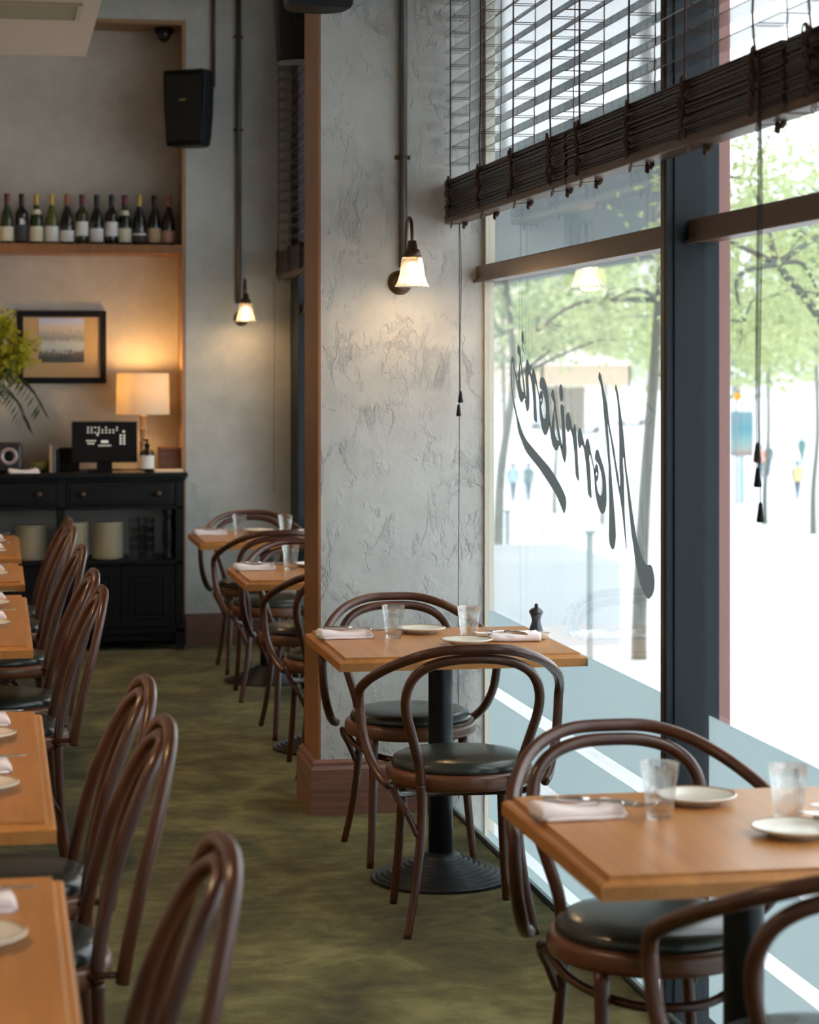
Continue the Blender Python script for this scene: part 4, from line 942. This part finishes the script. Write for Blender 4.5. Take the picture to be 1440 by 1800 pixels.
# posts and low wall
for u, D, lb in ((1037, 15.0, 'thin steel railing post in front of the slender grey tree'), (892, 20.6, 'thin steel railing post near the pier side of the lettered pane')):
    x, y = at(u, D); z = gz(y)
    t = empty('railing_post', (x, y, z)); tag(t, lb, 'post', 'railing posts outside'); MB().tube([(0, 0, 0), (0, 0, 1.08)], .022, 12).build('shaft', mat('post_steel', (.30, .38, .40), .5), t); MB().box(-.03, .03, -.03, .03, 1.08, 1.10, .004).build('cap', bpy.data.materials['post_steel'], t)
x, y = at(925, 19)
tag(MB().box(-.55, .75, -.3, 1.6, -.2, .72, .02).build('concrete_planter', CONC, loc=(x, y, gz(y))), 'pale blue grey concrete wall block low outside the lettered pane', 'planter')
# pavilion
x, y = at(1010, 52); z = gz(y); t = empty('market_pavilion', (x, y, z)); tag(t, 'tan market pavilion with pale roof in the blurred street', 'pavilion')
TAN = mat('pavilion_canvas', (.66, .52, .40), .8); PALE = mat('pavilion_roof', (.9, .86, .78), .8)
m = MB(); m.add([(-1.1, -1.1, 3.9), (1.1, -1.1, 3.9), (1.1, 1.1, 3.9), (-1.1, 1.1, 3.9), (0, 0, 4.35)], [[0, 1, 4], [1, 2, 4], [2, 3, 4], [3, 0, 4], [3, 2, 1, 0]]); m.build('roof', PALE, t)
m = MB(); m.box(-1.05, 1.05, -1.05, -1.0, 3.45, 3.9); m.box(-1.05, -1.0, -1.05, 1.05, 3.45, 3.9); m.box(1.0, 1.05, -1.05, 1.05, 3.45, 3.9); m.build('valance', TAN, t)
for sx in (-1, 1):
    for sy in (-1, 1): MB().tube([(sx*1.0, sy*1.0, 0), (sx*1.0, sy*1.0, 3.9)], .04, 8).build('leg', CONC, t)
MB().box(-.7, .3, .2, .5, 2.4, 3.4).build('back_screen', mat('khaki_screen', (.30, .28, .24), .8), t)
# advertising panel, pole, signals
x, y = at(1304, 90); z = gz(y); t = empty('advertising_panel', (x, y, z)); tag(t, 'blue lit advertising panel on the far pavement', 'panel')
MB().box(-.5, .5, -.08, .08, 1.9, 3.75, .05).build('case', mat('ad_case', (.35, .45, .5), .5), t)
AD = bpy.data.materials.new('ad_screen'); AD.use_nodes = True; nt = NT(AD); AD.node_tree.nodes.remove(nt.b)
e = nt.n('ShaderNodeEmission'); e.inputs[1].default_value = 1.0; g = nt.n('ShaderNodeSeparateXYZ'); nt.l(nt.coord((1, 1, 1), 'Generated'), g.inputs[0])
nt.l(nt.ramp(g.outputs[2], [(0, (.75, .35, .38)), (.12, (.80, .95, .9)), (.3, (.55, .95, 1)), (.6, (.25, .75, .95)), (1, (.45, .8, .95))]), e.inputs[0]); nt.l(e.outputs[0], AD.node_tree.nodes['Material Output'].inputs[0])
MB().box(-.44, .44, -.10, -.085, 1.96, 3.69).build('screen', AD, t); MB().box(-.12, .12, -.05, .05, 0, 1.9).build('foot', bpy.data.materials['ad_case'], t)
x, y = at(1271, 90); t = empty('lamp_post', (x, y, gz(y))); tag(t, 'pale grey street post left of the blue advertising panel', 'post')
MB().tube([(0, 0, 0), (0, 0, 4.6)], [.20, .16], 12).build('shaft', CONC, t); MB().lathe([(.24, 4.6), (.24, 4.75), (.0001, 4.85)], n=16).build('cap', CONC, t)
x, y = at(1297, 88); z = gz(y); t = empty('traffic_signal', (x, y, z)); tag(t, 'amber signal light glowing above the blue advertising panel', 'signal')
MB().tube([(0, .2, 0), (0, .2, 4.4)], .05, 8).build('pole', mat('signal_grey', (.2, .22, .24), .5), t); MB().box(-.15, .15, 0, .3, 4.2, 5.0, .03).build('case', bpy.data.materials['signal_grey'], t)
MB().sphere((0, -.04, 1.62-gz(y)-45*88/3950), .16, 8).build('lens', m_emit('amber_light', (1, .42, .03), 2.0), t)
# people far away, built as small standing figures
def figure(u, D, coat, legs, label, h=1.7, lean=.1):
    x, y = at(u, D); t = empty('person', (x, y, gz(y))); tag(t, label, 'person', 'people far off in the street')
    s = h/1.7; m = MB()
    for q in (-1, 1):
        m.tube(spline([(q*.05, q*.16, .03), (q*.07, q*.08, .45), (q*.09, 0, .85)], 4), [.05*s, .085*s], 10)
        m.sphere((q*.05, q*.16-.05, .04), .05, 6, (1, 2.2, .8))
    m.tube(spline([(0, 0, .82), (0, 0, 1.0), (0, -.01, 1.25), (0, 0, 1.42), (0, 0, 1.52)], 4), [.15, .15, .15, .15, .145, .14, .14, .15, .16, .17, .18, .19, .18, .14, .09, .06, .055], 12)
    for q in (-1, 1): m.tube(spline([(q*.19, 0, 1.40), (q*.24, .02, 1.15), (q*.22, -.10, .90)], 4), [.055, .035], 8)
    m.sphere((0, -.01, 1.62), .10, 8, (.85, 1, 1.2)); m.build('body', legs, t)
    c = MB(); c.tube(spline([(0, 0, .86), (0, 0, 1.1), (0, 0, 1.3), (0, 0, 1.46)], 4), [.19, .18, .175, .17, .17, .17, .175, .18, .185, .19, .20, .19, .12], 12); c.build('coat', coat, t)
    hr = MB(); hr.sphere((0, .02, 1.66), .10, 7, (.95, 1, 1)); hr.build('hair', BLACKP, t)
    t.scale = (s, s, s); return t
TC = mat('teal_coat', (.10, .22, .22), .8); BC = mat('light_blue_coat', (.35, .55, .68), .8); DC = mat('dark_trousers', (.10, .16, .22), .8); OC = mat('ochre_coat', (.75, .6, .25), .8); RC = mat('coral_coat', (.8, .35, .28), .8)
figure(929, 100, TC, DC, 'walking person in dark teal coat, seen between the letters and the sweeping tail')
figure(902, 100, BC, DC, 'person in pale blue coat at the left of the teal coated walker')
figure(1402, 95, OC, DC, 'distant person in ochre coat at the right of the hanging cords')
figure(1352, 120, DC, DC, 'distant dark dressed person just right of the hanging cords')
figure(1338, 118, RC, DC, 'distant person in coral top behind the hanging cords')
figure(1410, 128, TC, TC, 'distant person in dark green clothes near the right edge')
# parked cars in the distance
def car(u, D, mt, label):
    x, y = at(u, D); t = empty('parked_car', (x, y, gz(y)), R(70)); tag(t, label, 'car', 'cars far off in the street')
    m = MB(); sec = [(-2.1, .45, .75), (-2.0, .35, .95), (-1.2, .3, 1.0), (-.7, .3, 1.42), (.6, .3, 1.45), (1.2, .3, 1.02), (1.95, .35, .85), (2.1, .45, .7)]
    vs = []; 
    for (X, z0_, z1_) in sec:
        for (Y, z) in ((-.85, z0_), (-.88, .75), (-.68 if z1_ > 1.2 else -.82, z1_), (.68 if z1_ > 1.2 else .82, z1_), (.88, .75), (.85, z0_)): vs.append((X, Y, z))
    fs = []
    for i in range(len(sec)-1):
        for k in range(6): fs.append([i*6+k, i*6+(k+1) % 6, (i+1)*6+(k+1) % 6, (i+1)*6+k])
    fs += [list(range(6))[::-1], [(len(sec)-1)*6+k for k in range(6)]]; m.add(vs, fs, False); m.build('body', mt, t)
    g = MB(); g.box(-.75, .7, -.80, .80, 1.02, 1.34, .05); g.build('window_band', mat('car_glass', (.1, .12, .14), .1), t)
    for X in (-1.35, 1.35):
        for Y in (-.8, .8): MB().lathe([(.0001, -.1), (.31, -.1), (.32, 0), (.31, .1), (.0001, .1)], n=20, M=Matrix.Translation((X, Y, .32)) @ Matrix.Rotation(PI/2, 4, 'X')).build('wheel', BLACKP, t)
WC = mat('white_car_paint', (.8, .82, .84), .3)
car(1030, 165, WC, 'white car far away below the pavilion'); car(1110, 175, WC, 'white car far away beside the slender tree'); car(960, 170, mat('silver_car_paint', (.5, .55, .6), .3), 'silver car far away behind the sweeping script')
# pale office block closing the street
x, y = at(1000, 230); t = empty('office_building', (x, y, gz(y))); tag(t, 'pale beige building closing the view far down the street', 'building')
MB().box(-20, 6, 0, 12, 0, 22).build('wall', mat('beige_render', (.74, .64, .56), .8), t)
wm = mat('window_dark', (.30, .33, .36), .3)
for r_ in range(5):
    for c_ in range(6): MB().box(-18+c_*4, -16+c_*4, -.1, .1, 3+r_*4, 5.4+r_*4).build('window', wm, t)
x, y = at(1390, 240); t = empty('office_building', (x, y, gz(y))); tag(t, 'pale grey building far off behind the right window', 'building')
MB().box(-14, 14, 0, 12, 0, 18).build('wall', mat('grey_render', (.70, .70, .72), .8), t)
for r_ in range(4):
    for c_ in range(6): MB().box(-12+c_*4, -10+c_*4, -.1, .1, 3+r_*4, 5.4+r_*4).build('window', wm, t)

# ================================================================ ADDED FILL: unseen warm ceiling spots that brighten the left tables and deep room
def fill_spot(x, y, z, power, label):
    t = empty('added_fill_spotlight', (x, y, z)); tag(t, label, 'light', 'added warm fill spotlights')
    MB().lathe([(.0001, 0), (.045, 0), (.045, -.10), (.040, -.10), (.038, -.03), (.0001, -.03)], n=24).build('can', BLACKP, t)
    MB().lathe([(.0001, -.034), (.034, -.034), (.034, -.031), (.0001, -.031)], n=20).build('lens', m_emit('fill_spot_lens', (1, .7, .4), 15), t)
    d = bpy.data.lights.new('fill_spot_light', 'SPOT'); d.energy = power; d.color = (1, .66, .36); d.spot_size = R(110); d.spot_blend = .6; d.shadow_soft_size = .035
    o = bpy.data.objects.new('fill_spot_light', d); COL.objects.link(o); o.parent = t; o.location = (0, 0, -.11)
for (x, y, z) in ((-.9, 4.2, 3.1), (-.9, 6.8, 3.1), (-.9, 9.4, 3.1), (-.9, 11.9, HC)):
    fill_spot(x, y, z, 110, 'unseen warm fill spotlight added above the %s part of the left tables' % {4.2: 'nearest', 6.8: 'second', 9.4: 'third', 11.9: 'farthest'}[y])
